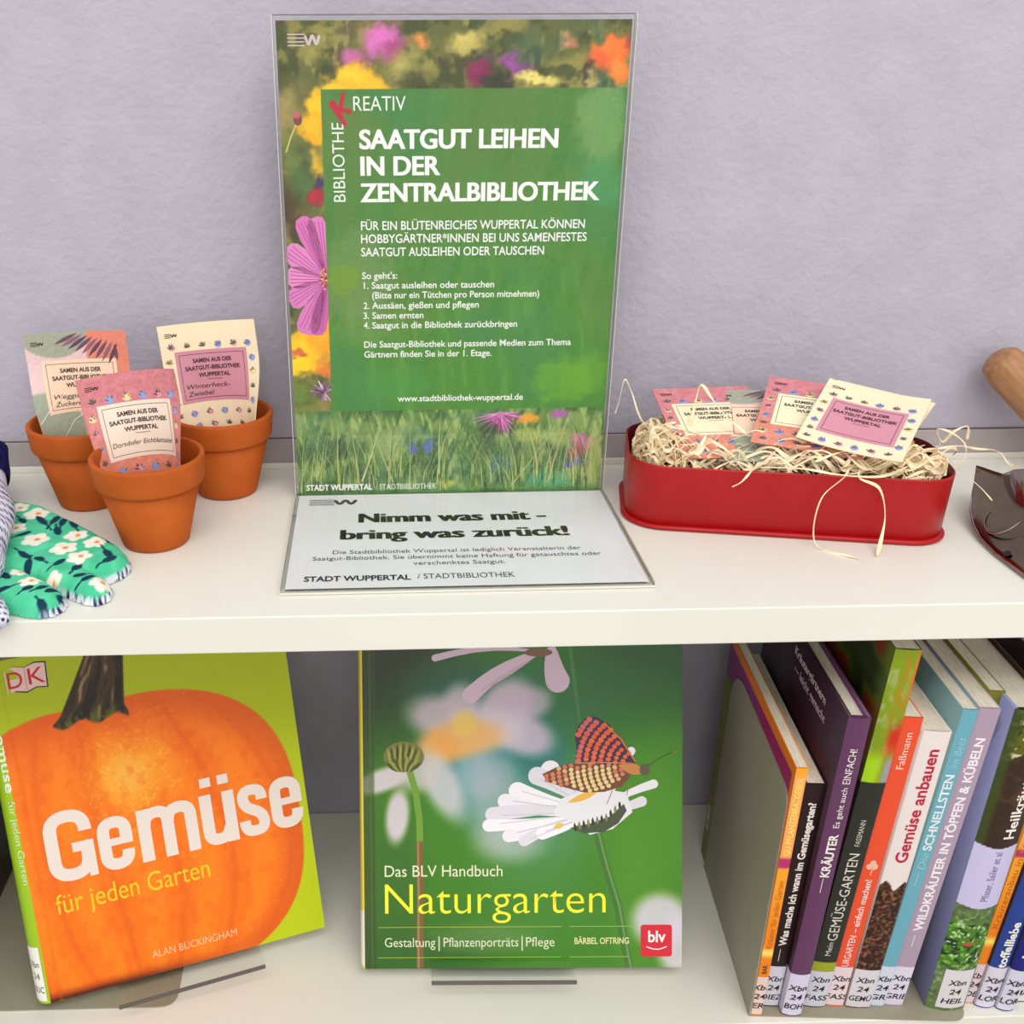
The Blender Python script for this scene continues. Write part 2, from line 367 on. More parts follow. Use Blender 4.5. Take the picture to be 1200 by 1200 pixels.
def poster_paint(U, V):
    n = fbm(U / 9, V / 9, 3); n2 = fbm(U / 26, V / 30, 8); n3 = fbm(U / 3.5, V / 12, 14); bl = fbm(U / 14, V / 11, 31)
    # blurred meadow across the whole sheet
    img = np.zeros(U.shape + (3,)) + np.array([96, 100, 52.])
    img = mixc(img, (150, 140, 72), smooth(.42, .62, n2) * 0.85)
    img = mixc(img, (56, 66, 34), smooth(.5, .68, n) * 0.75)
    img = mixc(img, (176, 164, 96), smooth(.56, .72, n3) * smooth(.45, .6, bl) * 0.7)
    img = mixc(img, (88, 60, 62), smooth(.55, .75, bl) * 0.5 * smooth(150, 70, U))
    img = mixc(img, (52, 92, 74), smooth(.5, .75, bl) * 0.55 * smooth(100, 150, U))
    B = [  # cu cv ru rv colour alpha soft rot
        (63, 286, 12, 9, (205, 104, 178), .95, .35, 0), (69, 281, 7, 5, (150, 50, 110), .7, .5, .3),
        (86, 286, 5, 5, (226, 138, 70), .85, .4, 0), (45, 275, 9, 6, (190, 96, 160), .8, .4, 0),
        (47, 264, 14, 10, (238, 186, 36), 1, .25, 0), (34, 259, 11, 8, (236, 182, 40), .95, .3, 0), (58, 261, 9, 5, (230, 176, 30), .9, .35, 0),
        (24, 246, 8, 14, (242, 182, 26), 1, .22, .1), (19, 238, 9, 9, (244, 176, 24), .95, .25, 0),
        (76, 272, 12, 9, (178, 166, 90), .7, .6, 0), (82, 262, 10, 6, (60, 66, 34), .8, .5, 0),
        (112, 285, 10, 7, (204, 186, 100), .8, .35, 0), (124, 275, 7, 6, (70, 62, 60), .7, .5, 0),
        (119, 268, 8, 6.5, (124, 34, 78), .95, .35, 0), (140, 274, 6, 7, (152, 70, 160), .95, .35, .2), (147, 270, 5, 4, (120, 60, 130), .6, .5, 0),
        (131, 263, 9, 4.5, (44, 44, 44), .8, .5, 0), (155, 266, 13, 2.6, (216, 200, 110), .95, .35, -.05),
        (173, 285, 5, 4, (208, 128, 104), .8, .5, 0), (150, 284, 12, 8, (64, 92, 66), .6, .6, 0),
        (200, 280, 11, 9, (236, 112, 44), 1, .3, .3), (192, 276, 8, 5, (230, 96, 50), .9, .3, 0), (204, 270, 8, 7, (240, 130, 52), .95, .3, 0),
        (186, 268, 4, 9, (64, 52, 44), .8, .4, 0), (187, 262, 3, 9, (182, 170, 100), .7, .5, -.3), (210, 284, 3, 4, (170, 60, 60), .7, .5, 0),
        (6, 250, 9, 14, (150, 136, 80), .8, .6, 0), (6, 215, 6, 20, (104, 120, 58), .8, .5, 0), (14, 205, 9, 16, (66, 96, 54), .75, .6, 0),
        (22, 216, 4, 9, (220, 176, 44), .8, .5, 0), (22, 206, 4, 4, (60, 44, 90), .9, .4, 0), (20, 199, 6, 5, (176, 30, 50), .9, .4, 0),
        (4, 190, 6, 14, (70, 48, 30), .8, .5, 0), (12, 186, 5, 10, (96, 84, 40), .8, .5, .5),
        (12, 102, 15, 15, (250, 186, 14), 1, .2, 0), (20, 112, 10, 12, (246, 160, 20), .95, .3, 0), (4, 93, 8, 8, (252, 204, 20), 1, .25, 0),
        (4, 99, 5, 2.4, (196, 84, 60), .85, .4, 0), (20, 97, 4, 5, (206, 140, 40), .8, .5, 0), (23, 88, 6, 4, (232, 110, 40), .7, .5, 0),
        (6, 72, 9, 9, (96, 118, 40), .9, .5, 0)]
    wu = (fbm(U / 5.5, V / 5.5, 201) - .5) * 9 + (fbm(U / 1.8, V / 1.8, 203, 2) - .5) * 1.6; wv = (fbm(U / 5.5, V / 5.5, 207) - .5) * 9 + (fbm(U / 1.8, V / 1.8, 209, 2) - .5) * 1.6
    for cu_, cv_, ru, rv, c, a, so, ro in B:
        img = blob(img, U + wu, V + wv, cu_, cv_, ru, rv, c, a, so * 1.25, ro)
        img = blob(img, U + wu * 1.3, V + wv * 1.3, cu_ - ru * .25, cv_ + rv * .25, ru * .5, rv * .5, tuple(min(255, x * 1.12 + 6) for x in c), a * .6, .8, ro)
    # grass zone at the foot
    g = smooth(61, 60, V)
    grass = np.zeros_like(img) + np.array([92, 128, 62.]); g4 = fbm(U / 22, V / 16, 59)
    s1 = fbm(U / 2.2 + V / 9, V / 13, 41); s2 = fbm(U / 2.6 - V / 7, V / 15, 47); s3 = fbm(U / 16, V / 14, 53)
    grass = mixc(grass, (170, 190, 112), smooth(.5, .68, s1) * .8)
    grass = mixc(grass, (50, 92, 42), smooth(.5, .66, s2) * .8)
    grass = mixc(grass, (78, 124, 88), smooth(.48, .7, s3) * .6); grass = mixc(grass, (44, 76, 40), smooth(.5, .7, g4) * .6); grass = mixc(grass, (160, 176, 110), smooth(.48, .3, g4) * .5)
    for cu_, cv_, ru, rv, c, a, so in ((78, 33, 3.2, 4, (70, 92, 170), .9, .3), (90, 34, 3, 5, (76, 100, 176), .9, .3), (139, 20, 7, 7, (70, 118, 140), .7, .5),
                                  (160, 41, 9, 5, (168, 176, 88), .8, .4), (180, 40, 12, 6, (160, 170, 100), .7, .5), (196, 36, 8, 7, (198, 116, 150), .95, .3), (193, 28, 6, 6, (170, 70, 100), .8, .4),
                                  (191, 20, 9, 3.4, (76, 70, 170), .9, .3), (174, 9, 15, 7, (74, 160, 116), .9, .25), (158, 53, 7, 4, (236, 160, 40), .95, .25), (178, 56, 6, 3, (176, 90, 170), .9, .35),
                                  (104, 6, 5, 3, (196, 190, 60), .8, .4), (205, 20, 5, 26, (188, 190, 108), .6, .5)):
        grass = blob(grass, U + wu * .8, V + wv * .8, cu_, cv_, ru, rv, c, a, so)
    img = img * (1 - g[..., None]) + grass * g[..., None]
    img = mixc(img, (60, 128, 52), 0.55 * smooth(8, 1, V))
    # translucent green panel with the meadow just showing through
    pm = ((U > 25.1) & (V > 60.2) & (V < 260.6)).astype(float)
    k = smooth(60, 260, V)
    pan = np.zeros_like(img) + np.array([70, 132, 40.]) + k[..., None] * np.array([10, -4, 20.])
    st = fbm(U / 5 + V / 40, V / 42, 61); st2 = fbm(U / 7 - V / 25, V / 36, 67); b3 = fbm(U / 40, V / 46, 71)
    pan = mixc(pan, (104, 158, 66), smooth(.5, .72, st) * .42 * smooth(190, 120, V) + .0 * U)
    pan = mixc(pan, (54, 122, 46), smooth(.5, .7, st2) * .45)
    pan = mixc(pan, (64, 126, 76), smooth(.48, .7, b3) * .55)
    pan = mixc(pan, (92, 122, 54), smooth(.5, .3, b3) * .4)
    for cu_, cv_, ru, rv, c, a, so in ((44, 150, 22, 28, (112, 142, 84), .75, .25), (50, 118, 20, 14, (108, 144, 76), .6, .35), (44, 240, 14, 14, (106, 128, 62), .5, .5), (35, 148, 9, 10, (112, 148, 42), .9, .12),
                                  (196, 240, 15, 24, (128, 166, 100), .7, .3), (198, 205, 14, 14, (70, 150, 100), .7, .4), (180, 80, 19, 15, (104, 162, 34), .7, .2), (196, 84, 14, 13, (104, 162, 34), .6, .25),
                                  (66, 78, 22, 12, (70, 150, 60), .5, .5), (120, 190, 60, 20, (86, 140, 60), .3, .6)):
        pan = blob(pan, U + wu * 1.2, V + wv * 1.2, cu_, cv_, ru, rv, c, a * .85, so)
    img = img * (1 - pm[..., None]) + pan * pm[..., None]
    return img + (fbm(U / 1.3, V / 1.3, 99, 2)[..., None] - .5) * 14

pp = Print()
ct_, st_ = math.cos(TILT), math.sin(TILT)
pp.map = lambda P: np.stack([P[:, 0], -P[:, 2] * ct_ + P[:, 1] * st_, P[:, 1] * ct_ + P[:, 2] * st_], 1)
pp.grid(0, 210, 0.6, 297.6, 300, 420, poster_paint)
# cosmos petals (pink) radiating from the panel's edge
cc = (24.6, 148.5)
pet = [((-0.0, 167), 15, (222, 132, 196)), ((-0.0, 150), 14, (226, 140, 200)), ((0.0, 134), 14, (216, 124, 190)), ((9, 114), 15, (212, 120, 188)), ((17, 113), 11, (196, 96, 168)), ((10, 186), 12, (212, 112, 184)), ((19, 186), 13, (218, 124, 190))]
for e, wd, c in pet:
    a = np.array(cc); e = np.array(e, float); d = e - a; nr = np.array([-d[1], d[0]]) / np.linalg.norm(d)
    base = []
    for t, ww in ((0.02, .08), (.2, .32), (.45, .72), (.7, .98), (.9, .95), (1.0, .62)): base.append(a + d * t + nr * wd / 2 * ww)
    other = [a + d * t - nr * wd / 2 * ww for t, ww in ((1.03, .2), (1.0, .66), (.9, .95), (.7, .98), (.45, .72), (.2, .32), (.02, .08))]
    P_ = [(min(max(x, 0.05), 25.0), y) for x, y in base + other]
    pp.poly(P_, c, 0.05)
    for q in (-.55, -.2, .2, .55):
        pts = [(min(max(x, 0.05), 25.0), y) for x, y in (a + d * t + nr * wd / 2 * q * (t ** .6) for t in np.linspace(.08, .94, 8))]
        pp.stroke(pts, 0.5, (176, 74, 150), 0.08)
random.seed(4)
for i in range(60):
    a = math.pi / 2 + random.random() * math.pi; r = random.random() * 7
    pp.ell(min(24.6, cc[0] + r * math.cos(a) * .7), cc[1] + r * math.sin(a), .55, .55, random.choice([(240, 150, 40), (210, 90, 50), (250, 200, 90), (150, 50, 40)]), 0.1, n=6)
for i in range(26):   # thistle tufts beside the panel
    a = random.uniform(.3, math.pi * 1.7); r = random.uniform(4, 10)
    u1, v1 = 20 + r * math.cos(a), 74 + r * math.sin(a) * .9
    pp.stroke([(20, 74), (min(24.9, max(.4, u1)), v1)], .9, random.choice([(200, 164, 196), (170, 120, 168), (226, 206, 222), (128, 84, 120)]), 0.09)
pp.stroke([(2.5, 225), (6, 234), (9.5, 241)], .9, (206, 190, 120), .09); pp.ell(10.5, 243.5, 2.6, 3.2, (120, 70, 62), .1); pp.ell(10, 246, 2, 1.8, (196, 90, 110), .11)
# grass blades, stalks and the purple thistle at the foot
for i in range(230):
    u0 = random.uniform(1, 209); l = random.uniform(12, 52); v0 = random.uniform(1, 14); du = random.uniform(-14, 14)
    l = min(l, 59 - v0)
    pts = [(min(209.6, max(.4, u0 + du * t * t)), v0 + l * t) for t in np.linspace(0, 1, 6)]
    pp.stroke(pts, random.uniform(.3, .9), random.choice([(146, 178, 86), (176, 188, 112), (52, 92, 38), (84, 128, 54), (186, 184, 122), (40, 76, 34), (120, 162, 78)]), 0.06 + i * 0.0002, True)
for a, b, c, wd in (((44, 10), (58, 59), (196, 204, 140), 2.0), ((66, 8), (50, 59), (180, 190, 110), 1.8), ((97, 14), (100, 59), (176, 206, 130), 2.0), ((28, 6), (30, 50), (186, 196, 90), 2.4), ((146, 4), (186, 59), (184, 186, 110), 1.5),
                    ((172, 6), (188, 58), (196, 190, 120), 1.6), ((152, 8), (146, 50), (80, 70, 50), 1.4), ((196, 10), (209, 24), (180, 190, 110), 1.4), ((184, 36), (200, 16), (176, 180, 120), 1.2)):
    pp.stroke([(min(209.4, a[0] + (b[0] - a[0]) * t + 1.6 * math.sin(t * 2.6 + a[0])), a[1] + (b[1] - a[1]) * t) for t in np.linspace(0, 1, 12)], wd * .62, tuple(x * .93 for x in c), .14, True)
for i in range(70):
    a = random.uniform(-math.pi, 0.15 if i % 2 else .0); r = random.uniform(9, 20)
    u1, v1 = 139 + r * math.cos(a), 57 + r * math.sin(a) * .95
    pp.stroke([(139 + 3 * math.cos(a), 57 + 3 * math.sin(a)), (u1, min(59.8, v1))], .8, random.choice([(196, 92, 168), (170, 62, 140), (222, 150, 204), (150, 60, 110)]), .17 + i * .0002, True)
pp.ell(139, 54, 6, 4.5, (190, 120, 170), .16)
# the printed words
WH = (238, 238, 240)
wave_logo(pp, 6.5, 284.2, 20, 6.0, (222, 200, 208))
K1 = (186, 32, 58)
pp.stroke([(30.2, 253.2), (39.5, 240.2)][::1], 2.6, K1, .17); pp.stroke([(38.4, 258.6), (35.6, 246.2)], 2.6, K1, .18); pp.stroke([(34.5, 249.5), (43.0, 247.8)], 2.6, K1, .19)
pp.stroke([(32.0, 254.2), (37.8, 242.6)], 2.4, K1, .20)
pp.text('REATIV', 44.2, 248.4, 31.6, 8.0, (226, 234, 226))
pp.text('BIBLIOTHE', 38.0, 195.8, 46.0, 7.2, (226, 234, 226), rot=math.pi / 2)
pp.fat('SAATGUT LEIHEN', 47.6, 226.8, 121.5, 10.6, WH, e=.28, bold=.02)
pp.fat('IN DER', 47.9, 211.4, 48.9, 10.6, WH, e=.28, bold=.02)
pp.fat('ZENTRALBIBLIOTHEK', 47.4, 195.7, 149.5, 10.6, WH, e=.28, bold=.02)
pp.text('FÜR EIN BLÜTENREICHES WUPPERTAL KÖNNEN', 47.2, 178.6, 141.6, 5.2, WH, bold=.012)
pp.text('HOBBYGÄRTNER*INNEN BEI UNS SAMENFESTES', 47.1, 170.6, 143.4, 5.2, WH, bold=.012)
pp.text('SAATGUT AUSLEIHEN ODER TAUSCHEN', 47.0, 162.4, 116.6, 5.2, WH, bold=.012)
W2 = (232, 236, 228)
for t, u, v, x in (("So geht's:", 47.2, 148.2, 22.6), ('1.', 48.2, 142.0, 3.0), ('Saatgut ausleihen oder tauschen', 53.2, 142.0, 79.0), ('(Bitte nur ein Tütchen pro Person mitnehmen)', 53.4, 135.7, 108.4),
                   ('2.', 47.8, 129.1, 3.6), ('Aussäen, gießen und pflegen', 53.2, 129.1, 69.4), ('3.', 47.6, 122.6, 3.6), ('Samen ernten', 53.2, 122.6, 33.4),
                   ('4.', 47.5, 116.2, 3.8), ('Saatgut in die Bibliothek zurückbringen', 53.1, 116.2, 95.0), ('Die Saatgut-Bibliothek und passende Medien zum Thema', 47.6, 103.6, 136.6),
                   ('Gärtnern finden Sie in der 1. Etage.', 47.4, 97.0, 84.4), ('www.stadtbibliothek-wuppertal.de', 69.2, 66.6, 84.6)):
    pp.text(t, u, v, x, 4.1, W2, bold=.016)
pp.text('STADT WUPPERTAL', 5.4, 3.6, 45.6, 4.0, WH, bold=.03)
pp.text('/ STADTBIBLIOTHEK', 53.2, 3.5, 42.5, 3.9, (226, 234, 226))
poster = pp.build('poster', M_paper); poster.matrix_world = Mh
tag(poster, 'tall green poster with flower photo and white headline in the clear stand', 'poster')

# notice lying in the foot of the stand
pn = Print()
pn.map = lambda P: np.stack([P[:, 0], -P[:, 1], P[:, 2] + 1.5], 1)     # u right, v towards the viewer
def nt(body, u, v, wd, cap, col, e=0, **k):   # the lying sheet reads from the front
    V0 = pn.map; pn.map = lambda P, v=v: np.stack([P[:, 0], (P[:, 1] - v) - v, P[:, 2] + 1.5], 1)
    if e: pn.fat(body, u, v, wd, cap, col, e=e, **k)
    else: pn.text(body, u, v, wd, cap, col, **k)
    pn.map = V0
pn.grid(0.6, 209.6, 4.5, 139.6, 30, 20, lambda U, V: 229 + (fbm(U / 18, V / 18, 5)[..., None] - .5) * 8 + np.array([-2, -1, 4.]))
BK = (26, 26, 18)
nt('Nimm was mit -', 42.4, 50.5, 122.0, 13.6, BK, e=.8, bold=.01)
nt('bring was zurück!', 31.0, 75.5, 144.0, 13.6, BK, e=.8, bold=.01)
DG = (74, 76, 84)
nt('Die Stadtbibliothek Wuppertal ist lediglich Veranstalterin der', 26.4, 96.0, 152.4, 4.9, DG)
nt('Saatgut-Bibliothek. Sie übernimmt keine Haftung für getauschtes oder', 14.6, 104.2, 175.0, 4.9, DG)
nt('verschenktes Saatgut.', 75.0, 112.6, 55.0, 4.9, DG)
nt('STADT WUPPERTAL', 10.8, 131.0, 62.0, 6.0, (40, 44, 60), bold=.03)
nt('/ STADTBIBLIOTHEK', 76.6, 130.2, 57.0, 6.0, (60, 64, 80))
pn.map = lambda P: np.stack([P[:, 0], P[:, 1] - 44, P[:, 2] + 1.5], 1)
wave_logo(pn, 8.2, 23.0, 33.5, 8.2, (60, 56, 44), t=.22)
notice = pn.build('notice_sheet', M_paper); notice.matrix_world = Mh
tag(notice, 'white notice with bold black lettering lying flat in the foot of the stand', 'notice')

# ------------------------------------------------------------------ seed packets
FLC = {'b': (132, 150, 204), 'p': (214, 140, 160), 'y': (226, 206, 150), 'd': (78, 66, 62), 'g': (110, 112, 100)}
def little_flower(p, u, v, kind, r, layer=.1, k=0):
    rnd = random.Random(int(u * 31 + v * 17 + k))
    stem = (70, 62, 60) if kind != 'b' else (92, 88, 120)
    if kind == 'y': p.ell(u, v - r * .2, r * .95, r * .8, (232, 212, 158), layer); stem = (96, 84, 52)
    if kind == 'p': p.ell(u + r * .2, v - r * .2, r * .8, r * .7, (222, 156, 172), layer)
    if kind == 'b': p.ell(u, v - r * .2, r * .9, r * .85, (146, 164, 214), layer)
    for i in range(6):
        a = math.pi * (.12 + .76 * i / 5) + rnd.uniform(-.15, .15); q = r * rnd.uniform(.9, 1.35)
        p.leaf((u, v - r * .5), (u + q * math.cos(a), v - r * .5 + q * math.sin(a) * 1.3), r * .32, stem if i % 2 else tuple(min(255, c + 50) for c in stem), layer + .02 + i * .004, n=4)
def packet_base(design):
    def fn(U, V):
        n = fbm(U / 3, V / 3, 5); n2 = fbm(U / .8, V / .8, 9, 2); n3 = fbm(U / 14, V / 14, 15)
        if design == 'cream': return np.zeros(U.shape + (3,)) + np.array([240, 222, 190.]) + ((n - .5) * 10)[..., None]
        if design == 'rose':
            img = np.zeros(U.shape + (3,)) + np.array([206, 128, 136.])
            img = mixc(img, (222, 142, 118), smooth(60, 10, V) * .9)
            return img + ((n - .5) * 34 + (n2 - .5) * 26)[..., None] * np.array([.8, 1, 1])
        img = np.zeros(U.shape + (3,)) + np.array([226, 194, 196.])
        d = np.hypot((U - 19) / 24, (V - 84) / 21); img = mixc(img, (160, 164, 146), 1 - smooth(.98, 1.02, d))
        img = mixc(img, (222, 132, 112), smooth(-.5, .5, (U - 43) - (V - 98) * .12 + 0) * smooth(30, 40, V) * 1.0)
        d = np.hypot((U - 5) / 26, (V - 14) / 27); img = mixc(img, (158, 170, 150), 1 - smooth(.98, 1.02, d))
        d = np.hypot((U - 46) / 12, (V - 12) / 16); img = mixc(img, (206, 130, 132), (1 - smooth(.96, 1.03, d)) * .8)
        return img + ((n2 - .5) * 22)[..., None]
    return fn
def make_packet(pose, design, label_text, H=96.0, W=65.0, nl=3, hand=None, tagtxt='', group=None, curl=0.0):
    x, y, z, yaw, tilt, roll, k = pose
    u_, v_, b_ = tilt_axes(yaw, tilt, roll)
    Wm, Hm = W, H
    M4 = frame(Vector((x, y, z)) - Vector(v_) * H * .001, u_, b_, v_)
    p = Print()
    def mp(P):
        # the sheet is bent round a cylinder whose curvature tightens towards the foot when it sits in a pot
        a = (P[:, 0] - Wm / 2) * .001; c = 2 * k + 1e-3
        if curl: c = c + (curl - 2 * k) * smooth(62, 8, P[:, 1])
        th = a * c; r = 1 / c + P[:, 2] * .001 * -1
        return np.stack([np.sin(th) * r * 1000, -(1 / c - np.cos(th) * r) * 1000, P[:, 1]], 1)
    p.map = mp
    p.grid(0, W, 0, H, 56, 80, packet_base(design))
    t = 0.6    # contents make the packet a little thick: back sheet and edges
    edgec = {'cream': (226, 208, 176), 'rose': (178, 110, 116), 'leaf': (190, 176, 166)}[design]
    p.grid(0, W, 0, H, 28, 40, flat(edgec), layer=-t)
    for a0, a1, b0, b1 in ((0, 0, 0, H), (W, W, 0, H)):
        vv_ = np.linspace(b0, b1, 41)
        p.add([(a0, q_, 0) for q_ in vv_] + [(a0, q_, -t) for q_ in vv_], [(i, i + 1, 42 + i, 41 + i) for i in range(40)], lin(edgec))
    n = 16
    for vv in (0, H):
        P_ = [(W * i / n, vv, 0) for i in range(n + 1)] + [(W * i / n, vv, -t) for i in range(n + 1)]
        p.add(P_, [(i, i + 1, n + 2 + i, n + 1 + i) for i in range(n)], lin(edgec))
    wave_logo(p, 4, H - 8.2, 8.5, 2.2, (40, 36, 34), lines=3, layer=.1, t=.36)
    if design in ('cream', 'rose'):
        order = 'pgdbpb' if design == 'cream' else 'dbybpb'
        for j, fv in enumerate((H - 15, H - 61, H - 70, H - 79, H - 88)):
            if fv < 3: continue
            for i in range(6):
                fu = 7 + i * (W - 14) / 5 + (0 if j % 2 == 0 else -2)
                little_flower(p, fu, fv, order[(i + j * 2) % 6], 2.7 if design == 'cream' else 3.0, .1, j)
        for j, fv in enumerate((H - 25, H - 34, H - 44, H - 53)):
            little_flower(p, W - 5, fv, 'bygb'[j], 2.6, .1, j); little_flower(p, 4.5, fv, 'ypbg'[j], 2.6, .1, j)
    else:
        for i in range(9):
            a0 = (30 + i * 3.2, H - 2 - i * .9); ln = 15 - i * .6
            p.leaf((a0[0] - ln * .75 + i * .6, a0[1] - 6 - i * .9), (a0[0] + 5, a0[1] + 1 if a0[1] + 1 < H else H - .3), 2.6, [(108, 74, 96), (138, 96, 116), (92, 66, 88)][i % 3], .1 + i * .004)
        p.leaf((W - 8, H - 20), (W - 8.5, H - 9), 3, (112, 74, 84), .12)
        p.stroke([(0.3, 22), (10, 30), (22, 40)], .6, (240, 232, 220), .1); p.stroke([(10, 2), (24, 20), (46, 34)], .6, (240, 232, 220), .1)
    lc = {'cream': (204, 140, 158), 'rose': (238, 222, 206), 'leaf': (240, 210, 184)}[design]
    if design == 'rose' and group: lc = (238, 230, 196)
    LB, LT, l0, l1 = H - 54, H - 18.5, W * .13, W * .87
    # the small label is its own slip pasted on the packet
    p.grid(l0, l1, LB, LT, 44, 34, flat(lc), layer=.12)
    lc2 = {'cream': (96, 50, 66), 'rose': (96, 84, 84), 'leaf': (110, 78, 62)}[design]
    def seg_line(a0, b0, a1, b1, wd=.35):
        pts = [(a0 + (a1 - a0) * t_, b0 + (b1 - b0) * t_) for t_ in np.linspace(0, 1, 30)]
        p.stroke(pts, wd, lc2, .22)
    i0, i1, j0, j1 = l0 + 2.6, l1 - 2.6, LB + 2.6, LT - 2.6
    seg_line(i0, j0, i1, j0); seg_line(i0, j1, i1, j1); seg_line(i0, j0, i0, j1); seg_line(i1, j0, i1, j1)
    cu_ = (l0 + l1) / 2; tc = (70, 40, 52) if design == 'cream' else (58, 50, 56)
    p.text('SAMEN AUS DER', cu_, LT - 8.4, 27, 2.7, tc, bold=.03, align='C', layer=.34)
    p.text('SAATGUT-BIBLIOTHEK', cu_, LT - 13.4, 38.5, 2.7, tc, bold=.03, align='C', layer=.34)
    p.text('WUPPERTAL', cu_, LT - 18.4, 22, 2.7, tc, bold=.03, align='C', layer=.34)
    p.stroke([(cu_ - 5, LT - 20.2), (cu_ + 5, LT - 20.2)], .3, lc2, .24)
    if hand:
        for r_, (ht, wd_) in enumerate(hand):
            p.text(ht, i0 + 2.2 if len(hand) > 1 else i0 + 1.2, LT - 26.0 - r_ * 5.0 - (1.5 if len(hand) == 1 else 0), wd_, 3.1 if len(hand) > 1 else 3.0, (44, 40, 44), shear=.25, layer=.34)
    o = p.build('seed_packet', M_card); o.matrix_world = M4
    return tag(o, tagtxt, 'seed packet', group)
make_packet((-0.0750, -0.0985, 0.1032, -0.0832, 0.06, 0.13, 10.0), 'rose', '', H=73, W=66, curl=40, hand=[('Dorsdofer Eichblattsalat', 42)],
            tagtxt='rose pink seed packet with a white label, curved, standing in the front terracotta pot')
make_packet((-0.1215, -0.0440, 0.1150, 0.02, 0.02, 0.03, 3.0), 'leaf', '', H=80, W=67, curl=36, hand=[('Weggiser', 22), ('Zuckererbse', 26)],
            tagtxt='grey and pink leaf-patterned seed packet standing in the left terracotta pot')
make_packet((-0.0372, -0.0290, 0.1170, -0.0570, 0.06, 0.0834, 5.0), 'cream', '', H=82, W=67, curl=36, hand=[('Winterheck-', 30), ('Zwiebel', 18)],
            tagtxt='cream flowered seed packet with a pink label standing in the back terracotta pot')
GP = 'seed packets lying in the red tin'
def nearer(pose, f): return tuple(CAM_POS[i] + (pose[i] - CAM_POS[i]) * f for i in range(3)) + tuple(pose[3:])
make_packet(nearer((0.2930, -0.0561, 0.0748, 0.0132, 1.27, 0.0291, 0), 1.03), 'rose', '', H=78, W=67, tagtxt='pink seed packet with a cream label, leftmost in the red tin', group=GP)
make_packet(nearer((0.3360, -0.0567, 0.0727, -0.40, 1.27, 0.18, 0), 1.018), 'leaf', '', H=80, W=66, tagtxt='grey leaf-patterned seed packet in the red tin', group=GP)
make_packet(nearer((0.3703, -0.0676, 0.0803, -0.3879, 1.26, -0.0742, 0), 1.012), 'rose', '', H=76, W=66, tagtxt='pink seed packet half under the cream one in the red tin', group=GP)
make_packet(nearer((0.4156, -0.0570, 0.0711, -0.4904, 1.22, -0.1595, 2), .950), 'cream', '', H=66, W=62, tagtxt='cream flowered seed packet with a blank pink label on top in the red tin', group=GP)
make_packet(nearer((0.4215, -0.0545, 0.0700, -0.56, 1.27, -0.19, 0), .965), 'cream', '', H=62, W=62, tagtxt='cream seed packet almost hidden right behind the top packet in the tin', group=GP)

# ------------------------------------------------------------------ terracotta pots
POT = [(0.0005, 0.0), (0.0195, 0.0), (0.0206, 0.0006), (0.0211, 0.0020), (0.0302, 0.0385), (0.0303, 0.0398), (0.0318, 0.0402), (0.0328, 0.0410), (0.0334, 0.0424),
       (0.0347, 0.0560), (0.0346, 0.0573), (0.0338, 0.0580), (0.0328, 0.0582), (0.0320, 0.0577), (0.0315, 0.0568), (0.0308, 0.0450), (0.0275, 0.0400), (0.0180, 0.0042), (0.0005, 0.0040)]
pot_me = None
for (x, y, rz, txt) in ((-0.0644, -0.1226, 0.3, 'terracotta pot in front of the other two, holding the rose pink packet'), (-0.1222, -0.0575, 1.7, 'left terracotta pot, partly behind the front pot, nearest the glove'),
                    (-0.0301, -0.0423, 3.1, 'right terracotta pot near the wall, partly behind the front pot')):
    t = thing('flower_pot', txt, 'flower pot', Matrix.Translation((x, y, 0.0003)) @ Matrix.Rotation(rz, 4, 'Z'), 'small terracotta pots with seed packets')
    if pot_me is None:
        o = lathe('pot_body', [q for q in POT if q[1] < .0396 or q[0] < .0300], M_terra, t); pb = o.data
        o2 = lathe('rim_band', [(0.0300, 0.0400)] + POT[6:15] + [(0.0308, 0.0450), (0.0296, 0.0405), (0.0300, 0.0400)], M_terra, t); rb_ = o2.data; pot_me = True
    else:
        o = link('pot_body', pb, None, t); o2 = link('rim_band', rb_, None, t)

# ------------------------------------------------------------------ red tin with raffia
TX, TY, TL, TW, TRC, TYAW, TH = 0.3406, -0.0915, 0.1975, 0.0875, 0.024, -0.189, 0.0430
def rrect(L_, W_, rc, n=10):
    pts = []
    for sx, sy, a0 in ((1, 1, 0), (-1, 1, 90), (-1, -1, 180), (1, -1, 270)):
        for a in np.linspace(a0, a0 + 90, n):
            a = math.radians(a); pts.append((sx * (L_ / 2 - rc) + rc * math.cos(a), sy * (W_ / 2 - rc) + rc * math.sin(a)))
    return pts
def rr_loft(name, levels, mat, parent, cap=True):
    """levels: (inset, z)"""
    V = []; F = []; n = 40
    for ins, z in levels: V += [(x, y, z) for x, y in rrect(TL - 2 * ins, TW - 2 * ins, max(TRC - ins, .002))]
    for k in range(len(levels) - 1):
        for i in range(n): j = (i + 1) % n; F.append((k * n + i, k * n + j, (k + 1) * n + j, (k + 1) * n + i))
    if cap: F.append(tuple(range(n - 1, -1, -1)))
    me = bpy.data.meshes.new(name); me.from_pydata(V, [], F)
    o = link(name, me, mat, parent, True); return o
Mt = Matrix.Translation((TX, TY, 0.0003)) @ Matrix.Rotation(TYAW, 4, 'Z')
tin = thing('tin_box', 'long red metal tin with rounded corners full of raffia and seed packets', 'tin', Mt)
rr_loft('tin_wall', [(.0012, .0005), (.0012, .0030), (.0004, .0040), (-.0004, TH - .002), (-.0006, TH - .0008), (-.0004, TH), (.0003, TH + .0002)], M_red, tin)
rr_loft('bottom_flange', [(.0012, 0), (-.0014, 0.0), (-.0022, .0008), (-.0022, .0020), (-.0014, .0030), (.0014, .0030)], M_red, tin)
